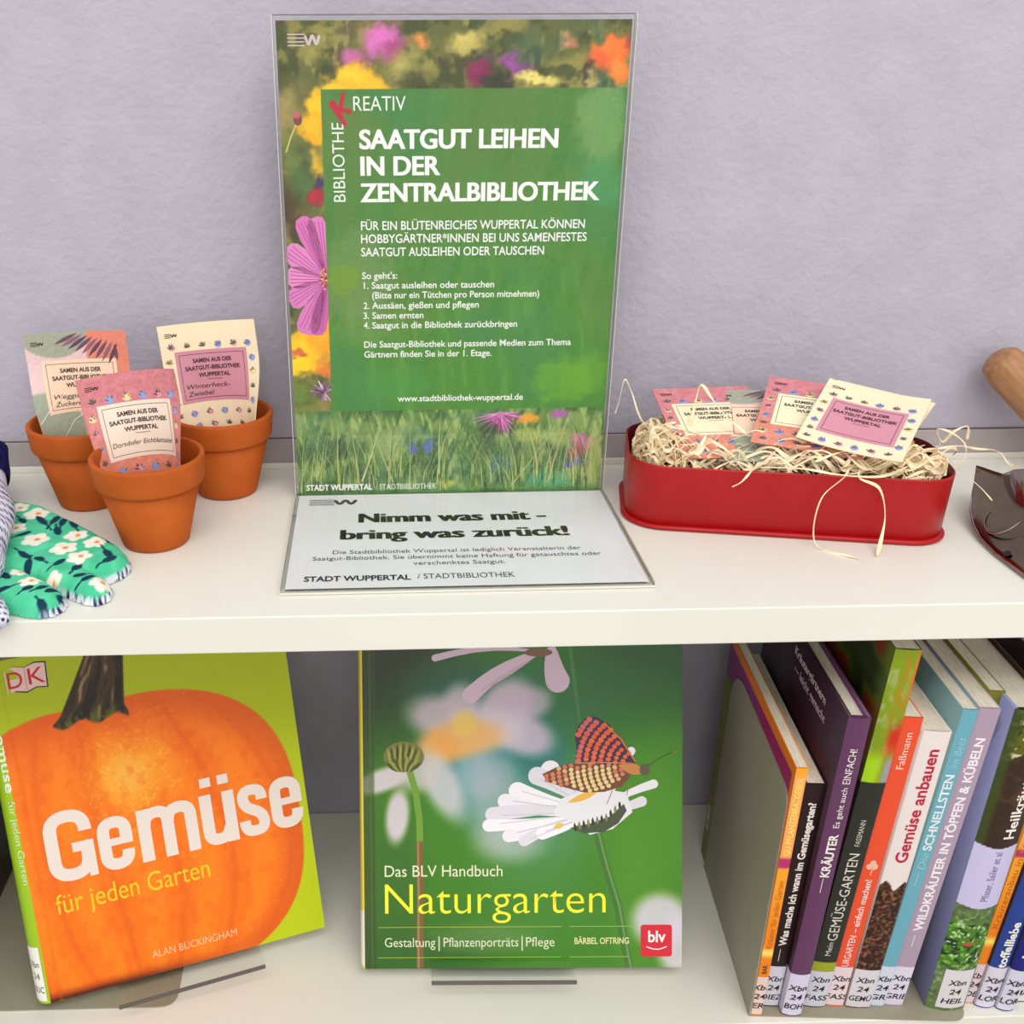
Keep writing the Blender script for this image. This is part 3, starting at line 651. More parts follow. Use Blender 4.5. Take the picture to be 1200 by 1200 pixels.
rr_loft('inner_wall', [(.0016, .0015), (.0009, .0100), (.0006, TH - .004), (.0003, TH + .0001)], M_maroon, tin)

def ribbon_arrays(pts, wd, seed=0, nsub=6, thick=.00025, twist=1.0):
    rnd = random.Random(seed)
    P = np.asarray(pts, float); n = len(P)
    Q = []
    for i in range(n - 1):
        p0, p1, p2, p3 = P[max(i - 1, 0)], P[i], P[i + 1], P[min(i + 2, n - 1)]
        for t in np.linspace(0, 1, nsub, endpoint=(i == n - 2)):
            Q.append(.5 * (2 * p1 + (p2 - p0) * t + (2 * p0 - 5 * p1 + 4 * p2 - p3) * t * t + (3 * p1 - p0 - 3 * p2 + p3) * t ** 3))
    Q = np.array(Q); T = np.gradient(Q, axis=0); T /= np.linalg.norm(T, axis=1, keepdims=True) + 1e-12
    ref = np.array([0.15, -0.75, 0.65]); ang = rnd.uniform(-.5, .5); V = []; m = len(Q)
    for i in range(m):
        a = ang + twist * .9 * math.sin(i * .35 + rnd.random() * .2)
        s = np.cross(T[i], ref); s /= np.linalg.norm(s) + 1e-12; nn = np.cross(s, T[i])
        sd = s * math.cos(a) + nn * math.sin(a); nd = np.cross(T[i], sd)
        ww = wd * (.8 + .35 * math.sin(i * .5 + seed)) * (.35 if i in (0, m - 1) else 1)
        for c, d in ((-.5, -.5), (.5, -.5), (.5, .5), (-.5, .5)): V.append(Q[i] + sd * ww * c + nd * thick * d)
    F = []
    for i in range(m - 1):
        for j in range(4): F.append((4 * i + j, 4 * i + (j + 1) % 4, 4 * i + 4 + (j + 1) % 4, 4 * i + 4 + j))
    F += [(3, 2, 1, 0), (4 * m - 4, 4 * m - 3, 4 * m - 2, 4 * m - 1)]
    return V, F
def raffia_strand(pts, wd, txt, seed=0, twist=1.0, nsub=6):
    V, F = ribbon_arrays(pts, wd, seed, nsub=nsub, twist=twist)
    me = bpy.data.meshes.new('raffia_strand'); me.from_pydata([tuple(v) for v in V], [], F)
    o = link('raffia_strand', me, M_raffia)
    return tag(o, txt, 'raffia strand', 'loose raffia strands around the red tin')
rnd = random.Random(11)
V = []; F = []; V2 = []; F2 = []
def t2w(a, b, z): c, s = math.cos(TYAW), math.sin(TYAW); return (TX + a * c - b * s, TY + a * s + b * c, z)
def mound(a, b):
    e = max(0, 1 - (abs(a) / (TL / 2)) ** 4) * max(0, 1 - (abs(b) / (TW / 2)) ** 4)
    return .030 + .016 * e + .026 * e * math.exp(-((a + .082) / .020) ** 2) + .014 * e * math.exp(-((a - .072) / .025) ** 2) - .010 * math.exp(-((a + .028) / .034) ** 2)
for i in range(900):
    a = rnd.uniform(-.090, .090); b = rnd.uniform(-.037, .037)
    if rnd.random() < .25: a = rnd.choice((rnd.uniform(-.092, -.06), rnd.uniform(.055, .09)))
    h = mound(a, b) * rnd.uniform(.70, 1.0); th = rnd.uniform(0, 6.28); cur = rnd.uniform(-95, 95); ln = rnd.uniform(.012, .034)
    pts = []; x, y = a, b
    for k in range(6):
        xx = min(max(x, -.0945), .0945); yy = min(max(y, -.0395), .0395)
        # keep the corners round
        qx, qy = abs(xx) - (TL / 2 - TRC - .002), abs(yy) - (TW / 2 - TRC - .002)
        if qx > 0 and qy > 0 and math.hypot(qx, qy) > TRC - .004:
            r = (TRC - .004) / math.hypot(qx, qy); xx = math.copysign(abs(xx) - qx + qx * r, xx); yy = math.copysign(abs(yy) - qy + qy * r, yy)
        z = h + .006 * math.sin(k * 1.1 + i) ; z = min(z, mound(xx, yy) + .004)
        pts.append(t2w(xx, yy, max(.006, z)))
        x += ln / 5 * math.cos(th); y += ln / 5 * math.sin(th); th += cur * ln / 5
    vv, ff = ribbon_arrays(pts, rnd.uniform(.0009, .0024), i, nsub=2, thick=.0002)
    tgt = (V, F) if i % 3 else (V2, F2)
    o_ = len(tgt[0]); tgt[0].extend(tuple(q) for q in vv); tgt[1].extend(tuple(j + o_ for j in f) for f in ff)
for i in range(190):     # strands pushed up in front of the packets
    a = rnd.uniform(-.085, .088); b = rnd.uniform(-.038, -.014); th = rnd.uniform(-.9, .9) + (3.14 if i % 2 else 0); cur = rnd.uniform(-60, 60); ln = rnd.uniform(.02, .045)
    h = rnd.uniform(.042, .050) + (.005 if a > .0 else -.002 + .012 * (a < -.06)); pts = []; x, y = a, b
    for k in range(6):
        qx = min(max(x, -.086), .088); pts.append(t2w(qx, min(max(y, -.0385), .0), h + .005 * math.sin(k * 1.2 + i))); x += ln / 5 * math.cos(th); y += ln / 5 * math.sin(th) * .5; th += cur * ln / 5
    vv, ff = ribbon_arrays(pts, rnd.uniform(.0012, .0028), i + 2000, nsub=3, thick=.0002)
    tgt = (V, F); o_ = len(tgt[0]); tgt[0].extend(tuple(q) for q in vv); tgt[1].extend(tuple(j + o_ for j in f) for f in ff)
me = bpy.data.meshes.new('raffia_filling'); me.from_pydata(V + V2, [], F + [tuple(j + len(V) for j in f) for f in F2])
me.materials.append(M_raffia); me.materials.append(M_raffia_d)
mi = np.zeros(len(F) + len(F2), np.int32); mi[len(F):] = 1; me.polygons.foreach_set('material_index', mi)
tag(link('raffia_filling', me, None), 'tangled pale raffia filling the red tin around the packets', 'raffia', kind='stuff')
# ------------------------------------------------------------------ loose raffia strands
raffia_strand([(0.372, -0.118, 0.052), (0.3660, -0.134, 0.0475), (0.3603, -0.1405, 0.0425), (0.3475, -0.1440, 0.0310), (0.3449, -0.1460, 0.0100), (0.3475, -0.1530, 0.0012), (0.3610, -0.1640, 0.0010), (0.3660, -0.1690, 0.0014)], .0012,
              'thin raffia strand hanging over the tin front and curling on the shelf', 3)
raffia_strand([(0.392, -0.116, 0.056), (0.380, -0.128, 0.050), (0.3678, -0.1440, 0.0445), (0.3794, -0.1485, 0.0388), (0.3850, -0.1510, 0.0226), (0.3830, -0.1560, 0.0060), (0.3775, -0.1650, 0.0012)], .0021,
              'thicker raffia strand hanging over the tin front right of the thin one', 5, twist=.5)
raffia_strand([(0.356, -0.120, 0.062), (0.362, -0.134, 0.056), (0.374, -0.141, 0.048), (0.392, -0.137, 0.053), (0.402, -0.1325, 0.0450), (0.3860, -0.143, 0.0445), (0.372, -0.139, 0.0500), (0.366, -0.128, 0.0600)], .0018,
              'knotted raffia loop lying on the tin rim above the thick hanging strand', 8)
raffia_strand([(0.418, -0.110, 0.046), (0.4412, -0.100, 0.0300), (0.4600, -0.095, 0.0330), (0.4633, -0.090, 0.0430), (0.4561, -0.085, 0.0500), (0.4470, -0.082, 0.0520), (0.452, -0.082, 0.0430), (0.4590, -0.081, 0.0500), (0.4680, -0.080, 0.0530), (0.4690, -0.081, 0.0440)], .0017,
              'curled raffia loop rising at the right end of the red tin', 13)
raffia_strand([(0.424, -0.100, 0.044), (0.443, -0.092, 0.0420), (0.4640, -0.082, 0.0400), (0.4780, -0.080, 0.0370), (0.4916, -0.081, 0.0355), (0.5006, -0.085, 0.0269), (0.5150, -0.090, 0.0235), (0.545, -0.094, 0.0330)], .0018,
              'long raffia strand reaching from the tin to the right over the metal scoop', 17)
raffia_strand([(0.279, -0.086, 0.050), (0.2860, -0.072, 0.0660), (0.2880, -0.074, 0.0820), (0.2945, -0.079, 0.0745), (0.3010, -0.086, 0.0660), (0.316, -0.094, 0.0540)], .0019,
              'bent raffia strand sticking up in front of the leftmost packet', 19, twist=.5)
raffia_strand([(0.262, -0.088, 0.048), (0.250, -0.078, 0.0600), (0.2430, -0.072, 0.0780), (0.2385, -0.070, 0.0851), (0.2360, -0.070, 0.0700), (0.2340, -0.070, 0.0620)], .0010,
              'thin raffia strand standing up at the left end of the red tin', 23)
raffia_strand([(0.312, -0.128, 0.0480), (0.306, -0.1330, 0.0450), (0.2990, -0.1380, 0.0400), (0.2930, -0.1390, 0.0370)], .0013,
              'short raffia strand poking out over the left half of the tin front', 29)
raffia_strand([(0.268, -0.090, 0.058), (0.262, -0.096, 0.0620), (0.276, -0.104, 0.0600), (0.292, -0.112, 0.0540), (0.300, -0.120, 0.0480)], .0018,
              'raffia strand lying across the lower edge of the leftmost packet', 31)
raffia_strand([(0.4445, -0.106, 0.0400), (0.4560, -0.112, 0.0300), (0.4615, -0.120, 0.0250), (0.4650, -0.128, 0.0200)], .0008,
              'thin pale raffia wisp dangling between the tin and the metal scoop', 37)
for i, (pts, wd) in enumerate((([(0.330, -0.122, .046), (0.345, -0.128, .052), (0.356, -0.126, .055), (0.366, -0.121, .056), (0.376, -0.120, .054)], .0021), ([(0.336, -0.126, .047), (0.350, -0.124, .054), (0.364, -0.124, .056), (0.380, -0.126, .053)], .0018),
                               ([(0.312, -0.130, .046), (0.335, -0.138, .048), (0.356, -0.1425, .0455), (0.380, -0.1465, .0455), (0.398, -0.142, .050)], .0017), ([(0.404, -0.120, .060), (0.414, -0.105, .066), (0.424, -0.092, .066), (0.430, -0.084, .070)], .0019),
                               ([(0.400, -0.140, .046), (0.416, -0.138, .054), (0.430, -0.128, .056), (0.442, -0.116, .050), (0.4475, -0.104, .042)], .0017), ([(0.345, -0.132, .050), (0.360, -0.134, .057), (0.384, -0.132, .058), (0.404, -0.128, .054)], .0017))):
    raffia_strand(pts, wd, ['raffia strand crossing the lower left of the top cream packet', 'raffia strand beside the fold of the top cream packet', 'raffia strand running along the tin front rim',
                            'raffia strand leaning against the right edge of the cream packet', 'raffia loop in the right end of the tin', 'raffia strand across the bottom of the cream packet'][i], 40 + i, .7)

# ------------------------------------------------------------------ gardening gloves
def poly_sdf(PX, PY, poly):
    poly = np.asarray(poly, float); d = np.full(PX.shape, 1e9); ins = np.zeros(PX.shape, bool); n = len(poly)
    for i in range(n):
        a = poly[i]; b = poly[(i + 1) % n]; e = b - a; wx = PX - a[0]; wy = PY - a[1]
        t = np.clip((wx * e[0] + wy * e[1]) / (e @ e), 0, 1); d = np.minimum(d, np.hypot(wx - e[0] * t, wy - e[1] * t))
        c = ((a[1] > PY) != (b[1] > PY)) & (PX < (b[0] - a[0]) * (PY - a[1]) / (b[1] - a[1] + 1e-15) + a[0]); ins ^= c
    return np.where(ins, d, -d)
LOBES = [[(-190, -62), (-168, -74), (-146, -85), (-122, -107), (-100, -127), (-81, -147), (-73.5, -158), (-71, -167), (-74, -177), (-81, -184), (-92, -184), (-104, -176), (-122, -160), (-150, -185), (-195, -190)],
         [(-150, -120), (-110, -150), (-92, -176), (-79, -188), (-74.5, -195), (-74.5, -203), (-80, -208.5), (-88, -206.5), (-100, -198), (-113, -187.5), (-122, -180.5), (-160, -170)],
         [(-195, -130), (-150, -160), (-122, -181.5), (-112, -190), (-102, -199), (-97.5, -206), (-97.5, -214), (-101, -219), (-108, -221), (-116, -219.5), (-130, -214), (-165, -206), (-205, -200)]]
nx, ny = 190, 210
GX, GY = np.meshgrid(np.linspace(-200, -68, nx), np.linspace(-224, -60, ny), indexing='ij')
hgt = np.zeros(GX.shape); sd_all = np.full(GX.shape, -1e9)
for k, lb in enumerate(LOBES):
    sd = poly_sdf(GX, GY, lb); sd_all = np.maximum(sd_all, sd)
    R_ = 9.0; t_ = np.clip(sd / R_, 0, 1); hk = (11.0 - k * .8) * np.sqrt(np.clip(1 - (1 - t_) ** 2, 0, 1))
    hgt = np.maximum(hgt, hk)
hgt = hgt * (0.86 + .28 * fbm(GX / 16, GY / 16, 77)) + .5 * (fbm(GX / 5, GY / 5, 78) - .5)
FLW = [(-131.9, -144.8, 9), (-111.8, -156.2, 9), (-94.6, -149.9, 8), (-99.5, -168.0, 8), (-109, -139, 8), (-119.6, -196.1, 7), (-110.3, -190.3, 7), (-79.5, -198, 7), (-143, -106, 9), (-129.5, -183, 6), (-150, -128, 8), (-158, -95, 8), (-152, -160, 8), (-165, -140, 9)]
LEV = [((-131, -125), (-142, -109)), ((-128.7, -124), (-128, -108)), ((-122, -126), (-123, -112)), ((-128, -169), (-127, -180)), ((-99, -184), (-97, -175)), ((-87, -159), (-80, -171)), ((-91, -197), (-85, -189)), ((-120, -208), (-116, -202)),
       ((-109, -216), (-104, -221)), ((-98, -214), (-99, -207)), ((-112, -128), (-118, -117)), ((-84, -176), (-78, -168)), ((-90, -141), (-84, -151)), ((-104, -119), (-98, -128)), ((-137, -160), (-128, -168)), ((-119, -172), (-126, -166)),
       ((-112, -178), (-107, -170)), ((-140, -185), (-132, -192)), ((-146, -140), (-138, -133)), ((-152, -112), (-146, -120)), ((-158, -80), (-150, -88)), ((-128, -201), (-136, -208)), ((-102, -203), (-107, -210)), ((-90, -188), (-97, -191)), ((-113, -207), (-108, -201)), ((-124, -128), (-120, -138))]
img = np.zeros(GX.shape + (3,)) + np.array([88, 204, 160.]); img = mixc(img, (58, 184, 138), smooth(.4, .7, fbm(GX / 12, GY / 12, 80)) * .6)
for k, (fx, fy, fr) in enumerate(FLW):
    a = np.arctan2(GY - fy, GX - fx); r = np.hypot(GX - fx, GY - fy); pr = fr * (.72 + .28 * np.abs(np.cos(a * 2.5 + k)))
    img = mixc(img, (240, 236, 222), 1 - smooth(pr * .9, pr * 1.02, r)); img = mixc(img, (226, 150, 74), 1 - smooth(fr * .16, fr * .24, np.hypot(GX - fx - 1.0, GY - fy)))
for a, b in LEV:
    a = np.array(a, float); b = np.array(b, float); e = b - a; ln = np.linalg.norm(e)
    t = ((GX - a[0]) * e[0] + (GY - a[1]) * e[1]) / ln ** 2; dd = np.abs((GX - a[0]) * -e[1] + (GY - a[1]) * e[0]) / ln
    wv = 2.6 * np.sqrt(np.clip(np.sin(np.pi * np.clip(t, 0, 1)), 0, 1)); img = mixc(img, (22, 58, 78), ((t > 0) & (t < 1)) * (1 - smooth(wv * .8, wv + .15, dd)))
    st = np.hypot(GX - (a[0] + e[0] * .2 + e[1] * (t - .2) * .5), 0 * GY) ; img = mixc(img, (22, 58, 78), ((t > -.5) & (t < .1)) * (1 - smooth(.5, .9, dd)))
# white underside with navy dots shows along the fingertip seams
seam = (1 - smooth(.3, 1.1, sd_all)) * (smooth(-112, -100, GX)) * smooth(-150, -160, GY)
dots = (np.sin(GX * 1.1) * np.sin(GY * 1.1 + GX * .6) > .3)
img = mixc(img, (226, 228, 240), seam); img = mixc(img, (26, 34, 92), seam * dots)
idx = np.full(GX.shape, -1); ok = sd_all > -0.9; idx[ok] = np.arange(ok.sum())
gp = Print(); gp.map = lambda P: P
Vt = np.stack([GX[ok], GY[ok], 1.0 + hgt[ok]], 1); Vt[:, 2] = np.where(sd_all[ok] < 0, .6, Vt[:, 2])
q = np.stack([idx[:-1, :-1], idx[1:, :-1], idx[1:, 1:], idx[:-1, 1:]], -1).reshape(-1, 4); q = q[(q >= 0).all(1)]
gp.add(Vt, q, lin(np.clip(img[ok], 0, 255)))
Vb = Vt.copy(); Vb[:, 2] = np.maximum(.25, .5 - 0 * Vb[:, 2]); gp.add(Vb, q[:, ::-1], lin((200, 204, 214)))
gl = gp.build('gardening_glove', M_cloth, smooth=True)
tag(gl, 'mint green gardening glove with white daisies and navy leaves, fingers pointing right', 'glove', 'pair of gardening gloves')
# second glove: folded back on top, white with navy dots and a navy knitted cuff
def tube_print(name, path, rads, fn, mat, parent=None, nseg=64, flatten=1.0, nsub=14, cap=True):
    path = np.asarray(path, float); n = len(path); Q = []; RR = []
    for i in range(n - 1):
        p0, p1, p2, p3 = path[max(i - 1, 0)], path[i], path[i + 1], path[min(i + 2, n - 1)]
        for t in np.linspace(0, 1, nsub, endpoint=(i == n - 2)):
            Q.append(.5 * (2 * p1 + (p2 - p0) * t + (2 * p0 - 5 * p1 + 4 * p2 - p3) * t * t + (3 * p1 - p0 - 3 * p2 + p3) * t ** 3)); RR.append(rads[i] * (1 - t) + rads[i + 1] * t)
    Q = np.array(Q); T = np.gradient(Q, axis=0); T /= np.linalg.norm(T, axis=1, keepdims=True); m = len(Q)
    A = np.linspace(0, 2 * np.pi, nseg + 1); S = np.concatenate([[0], np.cumsum(np.linalg.norm(np.diff(Q, axis=0), axis=1))])
    P = np.zeros((m, nseg + 1, 3)); C = np.zeros((m, nseg + 1, 3))
    for i in range(m):
        s = np.cross(T[i], (0, 0, 1)); s /= np.linalg.norm(s); u = np.cross(s, T[i])
        rr = RR[i] * (1 + .05 * np.sin(3 * A + i * .15))
        if cap: rr = rr * min(1, math.sqrt(max(0, 1 - (1 - min(1, (m - 1 - i) / 7.0)) ** 2)) + .02)
        P[i] = Q[i] + s * (rr * np.cos(A))[:, None] + u * (rr * np.sin(A) * flatten)[:, None]
        C[i] = fn(S[i], A * RR[i])
    idx = np.arange(m * (nseg + 1)).reshape(m, nseg + 1)
    F = np.stack([idx[:-1, :-1], idx[1:, :-1], idx[1:, 1:], idx[:-1, 1:]], -1).reshape(-1, 4)
    p = Print(); p.map = lambda X: X; p.add(P.reshape(-1, 3), F, lin(C).reshape(-1, 3))
    return p.build(name, mat, parent, smooth=True)
def dotted(s, arc):
    c = np.zeros((len(arc), 3)) + np.array([222, 224, 240.])
    row = math.floor(s / 3.0); a = (arc + (row % 2) * 1.9) / 3.8; fx = (a - np.floor(a) - .5) * 3.8; fy = (s / 3.0 - row - .5) * 3.0
    return mixc(c, (24, 32, 88), 1 - smooth(.8, 1.1, np.hypot(fx / 1.25, fy / .9)))
g2 = thing('gardening_glove', 'white gardening glove with navy dots and navy cuff on the green one', 'glove', Matrix.Identity(4), 'pair of gardening gloves')
tube_print('glove_back', [(-190, -66, 24), (-180, -100, 24), (-170, -130, 23), (-162, -160, 21), (-153, -188, 19), (-147, -202, 17)], [15, 19, 21, 21, 18, 14], dotted, M_cloth, g2, flatten=.7)
tube_print('glove_finger', [(-160, -186, 17), (-146, -206, 14), (-131.5, -224, 8), (-126.5, -233.5, 2)], [8, 8, 7.5, 6.5], dotted, M_cloth, g2)
cf = tube_print('knit_cuff', [(-196, -42, 30), (-190, -62, 26), (-186, -80, 25)], [16, 17.5, 17.5], lambda s, a: np.zeros((len(a), 3)) + np.array([20, 20, 78.]) * (1 + .25 * np.sign(np.sin(a * 3)))[:, None], M_cloth, g2, flatten=.75, cap=False)

# ------------------------------------------------------------------ metal scoop and wooden handle
sco = thing('hand_scoop', 'shiny grey steel hand scoop lying on the shelf at the right edge', 'garden tool', Matrix.Translation((0.515, -0.14, 0.0003)))
def shell(name, A, B, bulge, mat, nrm, nu=40, nv=14):
    """curved sheet of metal between two edge curves, bowed outwards"""
    def samp(K, n):
        K = np.array(K, float); m = len(K) - 1; out = []
        for t in np.linspace(0, m, n):
            i = min(int(t), m - 1); f = t - i; p0, p1, p2, p3 = K[max(i - 1, 0)], K[i], K[i + 1], K[min(i + 2, m)]
            out.append(.5 * (2 * p1 + (p2 - p0) * f + (2 * p0 - 5 * p1 + 4 * p2 - p3) * f * f + (3 * p1 - p0 - 3 * p2 + p3) * f ** 3))
        return np.array(out)
    a = samp(A, nu); b = samp(B, nu); nrm = np.array(nrm, float); nrm /= np.linalg.norm(nrm)
    P = np.array([[a[i] * (1 - t) + b[i] * t + nrm * bulge * math.sin(math.pi * t) * min(1, .35 + i / nu * 1.4) for t in np.linspace(0, 1, nv)] for i in range(nu)])
    P[:, :, 0] -= 515; P[:, :, 1] += 140
    o = grid_mesh(name, P * .001, mat, sco); md = o.modifiers.new('Solidify', 'SOLIDIFY'); md.thickness = 0.0011; md.offset = 0
    return P
BOT = [(462, -112, 14), (457.5, -120, 9), (454.5, -131, 4.5), (451, -146, 2.2), (449.2, -166, 1.4), (450, -195, 1.4), (456, -217, 1.6), (470, -228, 2.5), (505, -232, 5)]
TOP = [(479, -81.5, 25), (481, -84, 25), (484, -87.5, 24.5), (488, -93, 24.2), (492, -99.5, 24.5), (500, -113, 26), (512, -132, 29), (526, -150, 30), (548, -170, 28)]
shell('blade', BOT, TOP, 2.6, M_blade, (-.5, -.45, .75))
bt = np.array(BOT[:8], float) - np.array([515, -140, 0]); rr_ = []
for c in bt: rr_.append([c + np.array([math.cos(a) * .8, 0, math.sin(a) * .8 + .4]) for a in np.linspace(0, 2 * math.pi, 9)])
grid_mesh('rolled_edge', np.array(rr_) * .001, M_tang, sco)
shell('tang_plate', [(486.5, -102, 25.5), (483, -112, 20.5), (480.5, -121, 17.5), (478.5, -133, 14.5), (480.5, -142, 13), (489, -156, 14.5), (505, -168, 18)], [(487.2, -100.6, 27), (485, -108, 31), (483.3, -114.4, 35), (485.6, -120.6, 38), (490, -125, 40), (499, -132, 42), (515, -140, 43)], 3.0, M_tang, (-.5, -.45, .75))
th = np.linspace(.15 * math.pi, 1.15 * math.pi, 40); rg = []
for a in th:     # pressed crescent
    e1 = np.array([.28, .95, .12]); e2 = np.array([-.62, .05, -.55]); c = np.array([466.0 - 515, -143.0 + 140, 17.4]) + e1 * 16.5 * math.cos(a) + e2 * 17.5 * math.sin(a)
    r_ = .95 * math.sin((a - .15 * math.pi)) ** .5 + .1; rg.append([c + np.array([math.cos(b) * r_ * .7, math.cos(b) * r_ * .4, math.sin(b) * r_]) for b in np.linspace(0, 2 * math.pi, 9)])
grid_mesh('pressed_ring', np.array(rg) * .001, M_tang, sco)
def disc(name, x, y, z, r, mat, parent):
    bm = bmesh.new(); bmesh.ops.create_cone(bm, cap_ends=True, segments=24, radius1=r, radius2=r, depth=.0006); o = link(name, bm_mesh(name, bm), mat, parent); o.location = (x, y, z); return o
hl = disc('rivet_hole', 0.4515 - .515, -0.1735 + .14, 0.0054, .0021, M_hole, sco); hl.rotation_euler = (0.12, -0.52, 0)
hd = thing('tool_handle', 'beech wood handle of a garden tool leaning against the wall at the right edge', 'garden tool', Matrix.Translation((0.5955, -0.036, 0.0002)))
ax = Vector((-0.0830, 0.012, 0.0800)); Lh = ax.length; qh = ax.to_track_quat('Z', 'Y').to_matrix().to_4x4()
prof = [(0.0001, 0.0), (0.007, 0.0), (0.0095, .006), (0.0118, .02), (0.0140, .05), (0.0150, Lh - .022), (0.0148, Lh - .011), (0.0134, Lh - .004), (0.0100, Lh - .0008), (0.005, Lh + .0004), (0.0001, Lh + .0006)]
o = lathe('handle_grip', prof, M_handle, hd, 48); o.matrix_local = Matrix.Translation((0, 0, .004)) @ qh
o = lathe('ferrule', [(0.0001, -.004), (0.0072, -.004), (0.0078, 0), (0.0100, .008), (0.0102, .012), (0.0001, .012)], M_blade, hd, 40); o.matrix_local = Matrix.Translation((0, 0, .004)) @ qh

# ------------------------------------------------------------------ reclining books with picture covers
def cover_map(W_, hinge=7.0):
    def mp(P):
        g = -0.7 * np.exp(-((P[:, 0] - hinge) / 1.3) ** 2)
        return np.stack([P[:, 0], -P[:, 2] - g * 1.0, P[:, 1]], 1)
    return mp
def pbox(p, x0, x1, y0, y1, z0, z1, col):
    old = p.map; p.map = lambda X: X
    V_ = [(a, b, c) for a in (x0, x1) for b in (y0, y1) for c in (z0, z1)]
    p.add(V_, [(0, 1, 3, 2), (4, 6, 7, 5), (0, 4, 5, 1), (2, 3, 7, 6), (0, 2, 6, 4), (1, 5, 7, 3)], lin(col)); p.map = old
def reclining(name, txt, O, yaw, tilt, roll, W_, H_, T_, paint, art, mat, spinecol, spine_art, bulge, edgecol, nu, nv):
    u_, v_, b_ = tilt_axes(yaw, tilt, roll)
    t = thing(name, txt, 'book', frame(O, u_, b_, v_))
    p = Print(); p.map = cover_map(W_)
    p.grid(0, W_, 0, H_, nu, nv, paint)
    art(p)
    p.map = lambda X: X
    pbox(p, 0.0, W_, .75, 2.6, 0, H_, edgecol); pbox(p, W_ - .2, W_, 0.02, .8, 0, H_, edgecol); pbox(p, 0, W_, 0.02, .8, H_ - .1, H_, edgecol); pbox(p, 0, W_, 0.02, .8, 0, .1, edgecol)
    p.build('front_cover', mat, t)
    p = Print(); pbox(p, 0, W_, T_ - 2.4, T_, 0, H_, edgecol); p.build('back_cover', mat, t)
    p = Print(); n = 24
    ang = np.linspace(-.08, math.pi + .08, n + 1)
    arc = [(-bulge * math.sin(a), T_ / 2 - T_ / 2 * math.cos(a)) for a in ang]
    S = np.concatenate([[0], np.cumsum([math.dist(arc[i], arc[i + 1]) for i in range(n)])])
    def sm(P):   # s: distance round the spine from the front board (text reads from the left side)
        x = np.interp(P[:, 0], S, [q_[0] for q_ in arc]); y = np.interp(P[:, 0], S, [q_[1] for q_ in arc])
        a = np.interp(P[:, 0], S, ang)
        return np.stack([x - np.sin(a) * P[:, 2], y - np.cos(a) * P[:, 2], P[:, 1]], 1)
    p.map = sm; p.grid(0, S[-1], 0, H_, n, 2, flat(spinecol)); p.grid(0, S[-1], 0, H_, n, 2, flat(tuple(c * .7 for c in spinecol)), layer=-1.4)
    spine_art(p, S[-1]); p.build('spine', mat, t)
    box('page_block', 0.0005, (W_ - 3.5) * .001, 0.0026, (T_ - 2.4) * .001, .0035, (H_ - 3.5) * .001, M_pages_y, t)
    return t
def lobe(U, V, cu_, cv_, ru, rv, e): return (np.abs((U - cu_) / ru) ** e + np.abs((V - cv_) / rv) ** e) ** (1 / e)
